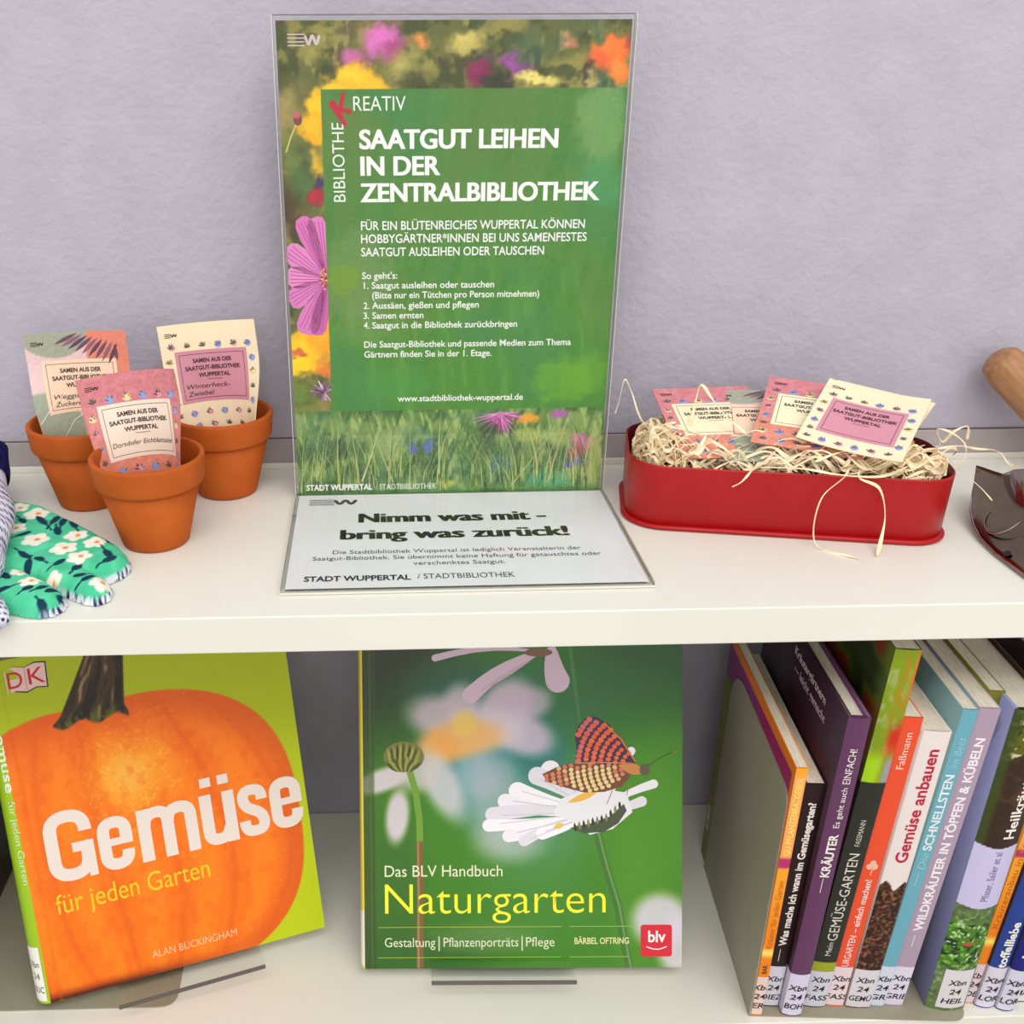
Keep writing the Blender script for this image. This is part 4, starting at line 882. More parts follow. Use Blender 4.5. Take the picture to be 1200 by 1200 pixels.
def gem_paint(U, V):
    img = np.zeros(U.shape + (3,)) + np.array([180, 196, 2.]); img = mixc(img, (160, 176, 0), smooth(60, 236, V) * .8)  # lime darkens upwards: shade of the board above put into the ink
    r = lobe(U, V, 70, 92, 119, np.where(V > 92, 113, 104), 2.7)
    # dip around the stalk
    r = r + .035 * np.exp(-((U - 58) / 22) ** 2) * smooth(150, 205, V)
    m = 1 - smooth(.992, 1.004, r)
    pk = np.zeros_like(img) + np.array([238, 112, 8.])
    ang_ = (U - 58 - 14 * smooth(200, 60, V)) / (30 + np.sqrt(np.clip(1 - ((V - 94) / 120) ** 2, 0, 1)) * 96) + (fbm(U / 40, V / 60, 91) - .5) * .12
    rib = np.abs(np.sin((ang_ * 3.1 + .35) * math.pi))
    pk = mixc(pk, (214, 84, 4), (1 - smooth(0, .4, rib)) * .42)
    pk = mixc(pk, (246, 136, 20), smooth(.6, 1, rib) * .5)
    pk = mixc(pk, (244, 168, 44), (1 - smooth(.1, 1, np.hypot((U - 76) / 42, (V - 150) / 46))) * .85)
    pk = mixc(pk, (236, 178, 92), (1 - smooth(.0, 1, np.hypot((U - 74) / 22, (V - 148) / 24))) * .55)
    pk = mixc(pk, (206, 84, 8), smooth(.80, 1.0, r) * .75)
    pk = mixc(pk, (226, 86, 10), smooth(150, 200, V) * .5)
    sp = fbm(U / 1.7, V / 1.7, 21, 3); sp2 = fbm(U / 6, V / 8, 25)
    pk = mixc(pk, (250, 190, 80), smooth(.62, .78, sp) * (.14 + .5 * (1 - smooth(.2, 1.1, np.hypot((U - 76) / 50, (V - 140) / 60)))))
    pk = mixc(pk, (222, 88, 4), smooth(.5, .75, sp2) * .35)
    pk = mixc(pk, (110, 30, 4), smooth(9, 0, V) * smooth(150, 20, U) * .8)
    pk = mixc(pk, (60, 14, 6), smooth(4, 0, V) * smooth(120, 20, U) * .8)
    img = img * (1 - m[..., None]) + pk * m[..., None]
    # stalk
    cx = 58 + (V - 195) * .34; hw = 23 - (V - 192) * .22 + 3 * smooth(200, 192, V); hw = np.maximum(hw, 13)
    sm_ = (1 - smooth(.94, 1.0, np.abs(U - cx) / hw)) * smooth(190.5, 192.5, V + 2.2 * np.sin((U - cx) * .28))
    gr = fbm((U - cx) / hw * 5, V / 18, 33); gr2 = fbm(U / 2, V / 4, 36)
    stc = np.zeros_like(img) + np.array([64, 46, 26.]); stc = mixc(stc, (148, 120, 82), smooth(.55, .7, gr)); stc = mixc(stc, (26, 16, 12), smooth(.5, .3, gr)); stc = mixc(stc, (96, 104, 30), smooth(205, 192, V) * smooth(.4, .6, gr2) * .8)
    stc = mixc(stc, (30, 18, 12), smooth(.6, 1, np.abs(U - cx) / hw) * .6)
    img = img * (1 - sm_[..., None]) + stc * sm_[..., None]
    img = mixc(img, (214, 96, 26), (1 - smooth(0, 1.5, np.abs(U - 7))) * smooth(196, 190, V) * .4)  # darker line paints the shade of the hinge groove
    return img
def gem_art(p):
    C1 = (226, 214, 206)
    def at(x0, pts): return [(14.2 + x0 + a, 83.5 + b) for a, b in pts]
    def rc(x0, a, b, c, d, l=.17): p.rect(14.2 + x0 + a, 83.5 + b, 14.2 + x0 + c, 83.5 + d, C1, l)
    p.fillet(at(0, [(26.9, 33.5), (26.9, 46), (4.3, 46), (4.3, 4), (26, 4), (26.9, 22)]), 11, 8.6, C1); rc(0, 17, 19.5, 31.2, 26.2); rc(0, 25.6, 0, 31.2, 24, .175)
    for x0 in (33.7, 153.6): p.fillet(at(x0, [(19.3, 13), (19.0, 3.8), (4.3, 3.8), (4.3, 34.2), (19.2, 34.2), (19.2, 18)]), 9, 8.2, C1); rc(x0, 6, 17.4, 23.2, 22.6)
    rc(61.2, 0, 0, 8.5, 38); p.fillet(at(61.2, [(4.3, 24), (6, 34.4), (20.4, 34.4), (20.4, 0)]), 7, 8.2, C1); p.fillet(at(61.2, [(20.4, 24), (22, 34.4), (36.4, 34.4), (36.4, 0)]), 7, 8.2, C1, .18)
    p.fillet(at(104.6, [(4.3, 38), (4.3, 3.8), (17, 3.8), (19.5, 12)]), 8, 8.4, C1); rc(104.6, 16.2, 0, 24.6, 38); rc(104.6, 2.2, 43.6, 9.8, 50.4); rc(104.6, 14.6, 43.6, 22.2, 50.4)
    p.fillet(at(131.0, [(17.2, 26), (17.2, 34.4), (4.0, 34.4), (4.0, 23), (17.2, 15), (17.2, 3.6), (3.6, 3.6), (3.6, 12)]), 6.4, 7.8, C1)
    p.text('für jeden Garten', 14.5, 61.5, 104.5, 14.0, (222, 196, 24), bold=.0)
    p.text('ALAN BUCKINGHAM', 71.0, 12.4, 60.0, 5.4, (236, 188, 140))
    # publisher's open-book emblem
    bk = lambda g, c, l: p.poly([(8.6 - g, 220.6 - g), (14, 222.0 - g), (20.6, 220.4 - g * 1.2), (27, 222.6 - g), (33.4 + g, 221.6 - g), (34.2 + g, 237.4 + g), (28, 238.4 + g), (21.3, 236.4 + g * .4), (14.6, 238.0 + g), (8.6 - g, 236.2 + g)], c, l)
    bk(1.0, (70, 30, 40), .05); bk(.1, (222, 186, 182), .1)
    p.stroke([(20.9, 220.8), (21.3, 236.2)], .5, (170, 140, 140), .13)
    p.text('D', 9.8, 223.8, 9.2, 11.0, (186, 20, 36), layer=.16); p.text('K', 22.8, 224.4, 10.4, 11.0, (186, 20, 36), layer=.16)
def gem_spine(p, S):
    p.map0 = p.map; m0 = p.map
    p.map = lambda P: m0(np.stack([S * .28 - P[:, 0] + 0, P[:, 1], P[:, 2]], 1))
    p.text('Gemüse', 6.0, 206, 52, 5.6, (226, 232, 214), rot=-math.pi / 2, bold=.02)
    p.text('für jeden Garten', 6.0, 148, 60, 4.2, (210, 220, 180), rot=-math.pi / 2)
    p.map = m0
    p.grid(2.6, S * .7, 2, 42, 16, 1, flat((232, 230, 224)), layer=.15)
    p.map = lambda P: m0(np.stack([13.0 - P[:, 0], P[:, 1], P[:, 2]], 1))
    p.text('Xbn', 1, 27, 8, 4.6, (30, 30, 34), layer=.25); p.text('24', 2, 18, 6, 4.6, (30, 30, 34), layer=.25); p.text('BUC', 1, 8, 8.6, 4.6, (30, 30, 34), layer=.25)
    p.map = m0
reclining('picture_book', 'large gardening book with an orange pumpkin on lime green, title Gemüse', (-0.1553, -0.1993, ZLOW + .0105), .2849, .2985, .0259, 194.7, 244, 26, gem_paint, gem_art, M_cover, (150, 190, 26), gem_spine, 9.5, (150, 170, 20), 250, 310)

def nat_paint(U, V):
    img = np.zeros(U.shape + (3,)) + np.array([54, 120, 2.])
    img = mixc(img, (30, 84, 4), smooth(130, 50, U) * smooth(60, 0, V) * .8)
    img = mixc(img, (24, 64, 4), smooth(120, 200, V) * smooth(130, 10, U))
    img = mixc(img, (24, 38, 2), smooth(170, 232, V) * smooth(80, 20, U) * .9)
    img = mixc(img, (10, 74, 24), smooth(150, 225, V) * smooth(90, 200, U) * .85)
    B = [(105, 190, 62, 30, (30, 104, 92), .75, .6, 0), (96, 152, 50, 34, (34, 112, 122), .95, .6, 0), (90, 128, 30, 26, (50, 128, 136), .8, .6, 0), (120, 110, 40, 46, (80, 140, 116), .7, .6, 0), (60, 205, 30, 16, (30, 84, 70), .6, .6, 0), (126, 160, 18, 24, (22, 104, 96), .7, .5, 0),
         (170, 190, 50, 30, (38, 104, 40), .6, .6, 0), (205, 100, 34, 60, (78, 144, 8), .6, .6, 0), (192, 30, 16, 60, (74, 138, 24), .5, .5, .1), (128, 50, 44, 30, (60, 128, 44), .5, .6, 0), (20, 60, 22, 60, (44, 92, 16), .6, .6, 0),
         # out-of-focus daisy on the left
         (70, 190, 12, 14, (206, 190, 206), .8, .5, .2), (78, 142, 14, 20, (176, 196, 206), .55, .6, .3),
         (58, 180, 26, 15, (196, 178, 190), .9, .45, -.2), (100, 186, 24, 17, (198, 178, 196), .95, .35, .9), (113, 168, 22, 14, (190, 174, 194), .9, .4, -.35), (118, 190, 15, 11, (194, 172, 194), .8, .45, .3), (88, 172, 26, 14, (204, 196, 206), .75, .5, 0),
         (70, 165, 28, 13, (222, 168, 96), .95, .45, .1), (54, 158, 14, 11, (226, 158, 74), .9, .5, 0), (72, 176, 9, 9, (224, 190, 92), .8, .5, 0),
         (14, 136, 22, 8, (206, 196, 204), .95, .35, .35), (24, 110, 8, 19, (204, 194, 204), .95, .35, -.1), (56, 132, 12, 26, (202, 198, 206), .85, .45, .45), (38, 140, 16, 12, (198, 190, 190), .8, .5, 0), (92, 118, 18, 28, (166, 176, 176), .6, .6, 0),
         (104, 92, 22, 14, (178, 184, 184), .7, .6, 0), (90, 140, 15, 15, (158, 170, 180), .5, .6, 0),
         (210, 34, 20, 19, (198, 194, 204), .95, .35, 0), (222, 16, 14, 22, (206, 198, 214), .9, .4, 0), (84, 22, 36, 10, (130, 150, 126), .35, .6, 0)]
    for b in B: img = blob(img, U, V, *b[:5], b[5], b[6], b[7])
    st = smooth(1.8, .6, np.abs(U - (150 + (V - 200) * -.13))) * smooth(150, 205, V) * .5; img = mixc(img, (96, 140, 84), st)
    img = mixc(img, (44, 60, 12), smooth(8.5, 7.0, U) * .55); img = mixc(img, (96, 120, 60), (1 - smooth(.3, .9, np.abs(U - 5.4))) * .5)  # hinge strip darkened in the ink as painted shade of the fold
    return img + (fbm(U / 1.2, V / 1.2, 88, 2)[..., None] - .5) * 7
def nat_art(p):
    # stem with closed bud
    p.stroke([(33, 142), (37, 128), (39.5, 108), (39.8, 92), (39.6, 60)], 4.6, (104, 150, 44), .05)
    p.stroke([(39.6, 92), (39.8, 60), (39.4, 25), (39.2, .4)], 4.8, (118, 84, 44), .055); p.stroke([(38.4, 92), (38.6, 60), (38.2, 25), (38.0, .4)], 1.4, (156, 120, 70), .06)
    p.ell(28.8, 152.5, 14.4, 11, (112, 112, 44), .07, n=24)
    for i in range(11):
        x = 15.5 + i * 2.66; p.leaf((28.5 + (x - 28.5) * .5, 143), (28.5 + (x - 28.5) * .88, 163.5 - abs(x - 28.8) * .35), 3.0, [(150, 150, 66), (76, 70, 30), (132, 140, 54), (60, 52, 28)][i % 4], .08 + i * .003)
    for i in range(9):
        x = -10 + i * 2.5; p.leaf((28.6 + x * .4, 141.5), (28.6 + x * 1.3, 155 - abs(x) * .6), 2.8, [(70, 78, 26), (140, 146, 60)][i % 2], .12 + i * .002)
    # petals entering at the top
    for a, b, wd in (((124, 226), (72, 192), 12), ((122, 227), (49, 222), 5), ((133, 230), (141, 198), 17)): p.petal(a, b, wd, (206, 180, 200), .06, bend=-.06)
    p.ell(124, 226, 10, 3.0, (120, 84, 60), .07); p.leaf((122, 223), (80, 197), 3, (192, 164, 186), .068)
    # main daisy, seen from the side
    C = (165, 112)
    pet_ = [((128, 148), 14), ((117, 141), 13), ((103, 130), 13), ((95, 122), 11), ((86, 110), 11), ((84, 103), 9), ((98, 95), 9), ((110, 90), 8), ((122, 96), 9), ((208, 133), 6.5), ((200, 121), 7.5), ((186, 146), 10), ((191, 158), 6)]
    for i, (e, wd) in enumerate(pet_): p.petal(C, e, wd, [(228, 226, 234), (214, 212, 222), (234, 232, 240)][i % 3], .1 + i * .004, w0=.12, bend=[.05, -.04, .03][i % 3])
    for i, (e, wd) in enumerate(pet_[:9]): p.stroke([(C[0] + (e[0] - C[0]) * t, C[1] + (e[1] - C[1]) * t) for t in (.2, .5, .85)], .5, (186, 184, 200), .16)
    p.poly([(150, 104), (160, 96), (176, 100), (190, 112), (186, 126), (160, 130), (140, 122), (134, 112)], (222, 222, 228), .165)
    p.leaf((144, 119), (166, 127), 5, (226, 176, 60), .17); p.leaf((134, 101), (142, 104), 4, (222, 188, 70), .17)
    p.poly([(146, 101), (160, 104), (174, 109), (184, 118), (186, 113), (180, 104), (170, 98), (156, 97)], (66, 78, 54), .175)
    for i in range(11): p.leaf((150 + i * 3.1, 98 + i * 1.0 + (i > 7) * (i - 7) * 2), (149 + i * 3.2, 105 + i * .9 + (i > 7) * (i - 7) * 2), 2.0, [(34, 44, 34), (130, 128, 66)][i % 2], .18 + i * .001)
    p.stroke([(165, 98), (171, 74), (180, 44), (184, 20), (188, .4)], 5.6, (56, 108, 34), .09); p.stroke([(166, 98), (172, 74), (181, 44), (185, 20), (189, .4)], 1.6, (96, 140, 70), .095)
    # butterfly
    W1 = [(150.5, 147.5), (150.8, 156), (149.6, 166), (152, 174), (158, 180), (164, 180.5), (173, 175), (182, 165), (189, 154), (192, 147), (182, 146), (166, 146.5)]
    W2 = [(191, 147), (176, 147.5), (150, 147.2), (138, 145.2), (126.5, 139.6), (130, 134), (141, 130.4), (156, 126.2), (170, 126.6), (182, 130), (188, 137)]
    p.poly(W1, (50, 34, 62), .2); p.poly(W2, (112, 64, 40), .2)
    def inside(pt, poly):
        c = False
        for i in range(len(poly)):
            a, b = poly[i], poly[i - 1]
            if (a[1] > pt[1]) != (b[1] > pt[1]) and pt[0] < (b[0] - a[0]) * (pt[1] - a[1]) / (b[1] - a[1]) + a[0]: c = not c
        return c
    rnd = random.Random(6)
    def cell(u, v, r_, col, l):
        k0 = rnd.uniform(0, 6.28); m = 7
        p.poly([(u + r_ * rnd.uniform(.82, 1.12) * math.cos(k0 + 2 * math.pi * i / m), v + r_ * rnd.uniform(.75, 1.05) * math.sin(k0 + 2 * math.pi * i / m)) for i in range(m)], col, l)
    # wing cells fan out from the wing root in rows that widen outwards
    for k in range(8):
        rad = 9 + k * 5.2
        for q_ in np.arange(100, 181, 190 / rad):
            a_ = math.radians(q_ + (k % 2) * 95 / rad); u, v = 192 + rad * math.cos(a_), 146 + rad * math.sin(a_) * 1.02
            if inside((u - 1.0, v), W1) and inside((u + 1.0, v + 1.0), W1) and inside((u, v - 1), W1): cell(u, v, 1.75 + .12 * k * .6, [(222, 84, 42), (226, 100, 54), (214, 88, 66), (200, 98, 100)][min(3, rnd.randrange(2) + (k > 5) * 2)], .22 + k * .002)
    for k in range(13):
        rad = 12 + k * 4.4
        for q_ in np.arange(174, 212, 185 / rad):
            a_ = math.radians(q_ + (k % 2) * 92 / rad); u, v = 194 + rad * math.cos(a_), 144 + rad * math.sin(a_) * .92
            if inside((u, v - .7), W2) and inside((u, v + .7), W2): cell(u, v, 1.75, (224, 200, 140) if (1 < k < 9 and q_ > 180) else rnd.choice([(204, 124, 88), (216, 172, 124), (206, 106, 74)]), .22 + k * .002)
    p.stroke([(150, 147.4), (170, 147.6), (190, 147)], .8, (200, 130, 80), .24)
    p.leaf((180, 146), (200, 140), 8, (196, 128, 66), .24); p.ell(198.5, 142.2, 3.6, 4.0, (92, 78, 62), .25); p.stroke([(170, 176), (182, 164), (192, 148)], 1.0, (206, 110, 60), .24)
    p.stroke([(201, 145), (210, 151), (219, 155)], .45, (62, 60, 40), .25); p.ell(219.4, 155, 1.3, .9, (150, 90, 60), .26)
    p.stroke([(188, 134), (186, 124)], .5, (150, 110, 60), .25); p.stroke([(176, 128), (172, 118)], .5, (130, 90, 60), .25)
    # words
    p.text('Das BLV Handbuch', 14.6, 66.6, 83.5, 8.0, (226, 226, 190))
    p.text('Naturgarten', 14.6, 39.8, 156.5, 21.5, (238, 232, 40), bold=-.008)
    p.text('Gestaltung', 14.2, 15.8, 36.0, 6.6, (214, 220, 188)); p.text('|', 52.4, 15.4, 0.8, 8.0, (214, 220, 188)); p.text('Pflanzenporträts', 56.0, 15.8, 53.2, 6.6, (214, 220, 188)); p.text('|', 111.4, 15.4, .8, 8.0, (214, 220, 188)); p.text('Pflege', 114.6, 15.8, 20.2, 6.6, (214, 220, 188))
    p.text('BÄRBEL OFTRING', 149.0, 17.4, 38.6, 4.4, (216, 214, 150), bold=.02)
    for a, b, v in ((9.4, 140, 30.0), (145.3, 191.4, 30.0), (9.2, 139.4, 8.0), (145.3, 187, 8.0)): p.stroke([(a, v), ((a + b) / 2, v), (b, v)], .4, (168, 190, 80), .12)
    # rounded red publisher's mark
    pts = []
    for sx, sy, a0 in ((1, 1, 0), (-1, 1, 90), (-1, -1, 180), (1, -1, 270)):
        for a in (0, 30, 60, 90): pts.append((207 + sx * 9.2 + 1.9 * math.cos(math.radians(a0 + a)), 19.4 + sy * 9.6 + 1.9 * math.sin(math.radians(a0 + a))))
    p.poly(pts, (206, 16, 44), .14)
    p.text('blv', 201.2, 18.6, 12.4, 7.8, (240, 238, 240), bold=.02, layer=.2)
    p.stroke([(200 + i * .9, 15.2 - 2.0 * math.sin(math.pi * i / 16)) for i in range(17)], .7, (240, 238, 240), .2)
def nat_spine(p, S): p.grid(.4, S * .8, 2, 42, 16, 1, flat((232, 230, 222)), layer=.15)
reclining('picture_book', 'large garden book with a butterfly on a daisy, title Naturgarten, middle of lower shelf', (0.0612, -0.1795, ZLOW + .0125), -.0334, .3785, .0059, 225.2, 246, 20, nat_paint, nat_art, M_cover_g, (222, 206, 70), nat_spine, 3.2, (70, 110, 40), 290, 310)

# ------------------------------------------------------------------ acrylic display stands
def stand(txt, O, yaw, tilt, roll, u0, u1, nf, nb, zb):
    u_, v_, b_ = tilt_axes(yaw, tilt, roll)
    t = thing('display_stand', txt, 'book stand', frame(O, u_, b_, v_), 'clear acrylic book stands')
    box('ledge', u0, u1, -nf, nb, -.0032, -.0006, M_acr, t)
    box('ledge_edge', u0, u1, -nf - .0006, -nf, -.0032, -.0004, M_acr_edge, t)
    box('back_panel', u0, u1, nb, nb + .0025, -.0032, .16, M_acr, t)
    Oz = O[2] - zb
    # foot: a plate lying on the shelf, joined to the ledge's underside
    inv = t.matrix_world.inverted()
    h = Vector((u_[0], u_[1], 0)).normalized(); bk = Vector((-h.y, h.x, 0))
    bm = bmesh.new(); c0 = Vector((O[0], O[1], zb + .0002))
    def corner(a, b, z): return inv @ (c0 + h * a + bk * b + Vector((0, 0, z)))
    vs = [bm.verts.new(corner(a, b, z)) for z in (0, .002) for a, b in ((u0, .004), (u1, .004), (u1, .135), (u0, .135))]
    for f in ((3, 2, 1, 0), (4, 5, 6, 7), (0, 1, 5, 4), (1, 2, 6, 5), (2, 3, 7, 6), (3, 0, 4, 7)): bm.faces.new([vs[i] for i in f])
    link('foot_plate', bm_mesh('foot_plate', bm), M_acr, t)
    bm = bmesh.new(); top = t.matrix_world @ Vector((u0, nb + .002, .10))
    vs = [bm.verts.new(q_) for q_ in (corner(u0, .128, .002), corner(u1, .128, .002), Vector((u1, nb + .0025, .12)), Vector((u0, nb + .0025, .12)), corner(u0, .1305, .002), corner(u1, .1305, .002), Vector((u1, nb + .0045, .12)), Vector((u0, nb + .0045, .12)))]
    for f in ((0, 1, 2, 3), (7, 6, 5, 4), (0, 4, 5, 1), (3, 2, 6, 7), (1, 5, 6, 2), (0, 3, 7, 4)): bm.faces.new([vs[i] for i in f])
    link('rear_strut', bm_mesh('rear_strut', bm), M_acr, t)
stand('clear acrylic stand with a dark front edge, under the pumpkin book', (-0.1553, -0.1993, ZLOW + .0105), .2849, .2985, .0259, .045, .1455, .0255, .0275, ZLOW + .0014)
stand('clear acrylic stand under the butterfly book', (0.0612, -0.1795, ZLOW + .0125), -.0334, .3785, .0059, .047, .148, .0165, .0215, ZLOW)

# ------------------------------------------------------------------ steel bookends
def rounded_plate(name, pts_r, thick, mat, parent, plane):
    """pts_r: corners (a, b, radius); plane 'xy' or 'yz' in the thing's frame"""
    out = []; n = len(pts_r)
    for i, (a, b, r) in enumerate(pts_r):
        P = Vector((a, b)); A = Vector(pts_r[i - 1][:2]); B = Vector(pts_r[(i + 1) % n][:2])
        if r <= 0: out.append(P); continue
        d1 = (A - P).normalized(); d2 = (B - P).normalized()
        for k in range(7):
            t = k / 6; out.append((P + d1 * r) * (1 - t) ** 2 + P * 2 * t * (1 - t) + (P + d2 * r) * t * t)
    bm = bmesh.new()
    f = lambda q_, h: (q_.x, q_.y, h) if plane == 'xy' else (h, q_.x, q_.y)
    lo = [bm.verts.new(f(q_, 0)) for q_ in out]; hi = [bm.verts.new(f(q_, thick)) for q_ in out]; m = len(out)
    bm.faces.new(lo[::-1]); bm.faces.new(hi)
    for i in range(m): bm.faces.new((lo[i], lo[(i + 1) % m], hi[(i + 1) % m], hi[i]))
    bmesh.ops.recalc_face_normals(bm, faces=bm.faces)
    return link(name, bm_mesh(name, bm), mat, parent)
RB = -0.078
be = thing('bookend', 'olive grey steel bookend left of the upright books', 'bookend', Matrix.Translation((0.3268, -0.2175, ZLOW)) @ Matrix.Rotation(RB, 4, 'Z'), 'grey steel bookends')
rounded_plate('upright_panel', [(0.0005, 0, 0), (.140, 0, 0), (.140, .196, .03), (.004, .189, .012)], -.0011, M_steel, be, 'yz')
rounded_plate('base_plate', [(-.0011, .0005, .002), (.1485, .003, .012), (.1485, .140, .012), (-.0011, .143, 0)], .0011, M_steel, be, 'xy')
be2 = thing('bookend', 'grey steel bookend whose flat base lies under the pumpkin book at the left', 'bookend', Matrix.Translation((-0.2550, -0.1960, ZLOW)), 'grey steel bookends')
rounded_plate('base_plate', [(0, 0, 0), (.1840, -.0005, .012), (.1820, .150, .012), (0, .150, 0)], .0011, M_steel, be2, 'xy')
rounded_plate('upright_panel', [(.001, 0, 0), (.15, 0, 0), (.15, .19, .02), (.001, .19, .012)], -.0011, M_steel, be2, 'yz')

# ------------------------------------------------------------------ row of upright books
def upright(name, txt, x, y, w_, h_, d_, col, lean=.035, hard=True, left=None, spine=None, left_art=None, label=None, lab_col=(214, 206, 222), z=.0013, lab=(None, None, 1.0, 37.0), lx=None, gloss=None, rot=RB, nspine=(24, 60), right=None, group='library books in the row on the lower shelf', bulge=1.2):
    t = thing(name, txt, 'book', Matrix.Translation((x, y, ZLOW + z)) @ Matrix.Rotation(rot, 4, 'Z') @ Matrix.Rotation(lean, 4, 'Y'), group)
    tb = 2.2 if hard else .55; left = left or col; right = right or col
    fm = lambda X: np.stack([X[:, 0], -X[:, 2] - bulge * (1 - (2 * X[:, 0] / w_ - 1) ** 2), X[:, 1]], 1)
    lm = lambda X: np.stack([-X[:, 2], d_ - X[:, 0], X[:, 1]], 1)
    p = Print(); p.bulge = bulge
    pbox(p, 0, tb, .3, d_, 0, h_, left if not callable(left) else col); pbox(p, w_ - tb, w_, .3, d_, 0, h_, right)
    pbox(p, tb, w_ - tb, .0 + .3, tb * .7 + .3, 0, h_, tuple(c * .8 for c in col))
    p.map = fm; p.grid(0, w_, 0, h_, nspine[0], nspine[1], (spine if callable(spine) else flat(col)), layer=.02)
    p.rectc = None
    # close the rounded spine at head and foot
    for vv in (0, h_):
        q_ = [(w_ * i / 10, vv, .02) for i in range(11)]; V0 = fm(np.array(q_, float)); p.map = lambda X: X
        p.add(np.vstack([V0, [[w_, .4, vv], [0, .4, vv]]]), [tuple(range(13))], lin(tuple(c * .9 for c in col))); p.map = fm
    return t, p, fm, lm, tb
def finish(t, p, fm, lm, tb, w_, h_, d_, label, hard=True, mat=None, lab_col=(214, 206, 222), lh=37.0, l0=-.0, l1=None, lstart=1.0, txtcol=(30, 28, 34), tw=13.0, left_grid=None):
    if left_grid: p.map = lm; p.grid(0, d_, 0, h_, *left_grid, layer=.04)
    p.map = fm
    p.build('cover', mat or M_cover, t)
    ins = 3.0 if hard else .3
    box('page_block', (tb) * .001, (w_ - tb) * .001, (tb * .7 + .35) * .001, (d_ - ins) * .001, ins * .001 * .8, (h_ - ins) * .001, M_pages_x, t)
    if label:
        q_ = Print(); l1 = w_ if l1 is None else l1
        q_.map = fm; q_.grid(l0, l1, lstart, lh, 24, 1, flat(lab_col), layer=.12)
        if l0 <= 0:      # the slip folds round onto the covers
            q_.map = lm; q_.grid(d_ - 9, d_ + .1, lstart, lh, 1, 1, flat(lab_col), layer=.12)
        q_.map = fm; cx = (l0 + l1) / 2
        for s_, v in zip(label, (24.0, 15.6, 6.8)):
            wd_ = {3: 12.4, 2: 8.2, 4: 15.2, 1: 4}[len(s_)]
            q_.text(s_, cx - wd_ / 2 + 0, v, wd_, 4.7, txtcol, bold=.012, layer=.2 + p.bulge * (4.6 / w_) ** 2 * 1.2, clip=(max(l0, 0) + .2, lstart, l1 - .2, lh), shear=.12)
        q_.build('call_number_label', M_paper, t)
    return t
def vt(p, s_, z0, z1, cap, col, w_, off=0.0, bold=0.0, shear=0):
    """title running up the spine"""
    p.text(s_, w_ / 2 + cap / 2 + off, z0, z1 - z0, cap, col, bold=bold, rot=math.pi / 2, layer=.08 + p.bulge * (cap / w_) ** 2 * 1.2, shear=shear)
WHT = (232, 228, 226)
# 1 orange and magenta booklet
def left1(U, V):      # U from the back edge to the spine, V up
    img = np.zeros(U.shape + (3,)) + np.array([120, 124, 20.]); img = mixc(img, (64, 120, 30), smooth(14, 22, U + (V - 60) * .05))
    img = mixc(img, (40, 120, 90), smooth(20, 30, U) * smooth(110, 130, V)); img = mixc(img, (132, 44, 120), smooth(0, 8, V - 150 + U * .0 - 22 * np.cos(U / 42)))
    img = mixc(img, (150, 24, 92), smooth(70, 95, U)); img = mixc(img, (228, 120, 22), ((V > 202.5) | (U > 153)).astype(float))
    img = mixc(img, (196, 198, 186), ((U < 9) & (U > 1.5) & (V > 28) & (V < 52)).astype(float)); img = mixc(img, (120, 116, 110), ((U < 7.5) & (U > 3) & (V > 32) & (V < 48)) * (np.sin(V * 4) > 0) * 1.0)
    return img
def sp1(U, V):
    img = np.zeros(U.shape + (3,)) + np.array([240, 160, 40.]); img = mixc(img, (232, 128, 20), smooth(130, 60, V)); img = mixc(img, (178, 44, 110), ((V > 131) & (V < 139)).astype(float))
    img = mixc(img, (250, 226, 110), smooth(6, 0, np.abs(V - 58))); return mixc(img, (240, 164, 110), smooth(139, 142, V) * smooth(205, 203, V) * .75)
a = upright('book', 'thin orange and magenta booklet against the steel bookend, first of the row', .3272, -.2165, 7.0, 210, 158, (240, 150, 30), lean=-.003, hard=False, left=(228, 120, 22), spine=sp1, bulge=.3, nspine=(6, 100)); p = a[1]; p.map = a[2]
vt(p, 'GU PFLANZENRATGEBER', 142, 203, 3.8, (252, 216, 110), 7.0, bold=.02); vt(p, 'Kräuter für jeden Garten', 62, 121, 3.6, (196, 96, 20), 7.0); vt(p, 'BAR', 39, 47, 3, (70, 50, 30), 7.0, bold=.02)
finish(*a, 7.0, 210, 158, ('Xbn', '24', 'ER'), hard=False, lab_col=(226, 198, 190), lh=36, left_grid=(110, 120, left1))
# 2 black
a = upright('book', 'black-spined book asking Was mache ich wann im Gemüsegarten?', .3367, -.2095, 11.4, 192.5, 150, (34, 14, 18), lean=.009, hard=False, left=(40, 18, 24), bulge=.4); p = a[1]; p.map = a[2]
vt(p, 'Was mache ich wann im Gemüsegarten?', 57, 178, 4.6, WHT, 11.4, bold=.03); vt(p, '—', 43, 54, 4, WHT, 11.4, off=-1.2)
finish(*a, 11.4, 192.5, 150, ('Xbn', '24', 'DIEZ'), hard=False, lab_col=(206, 206, 224), lh=38)
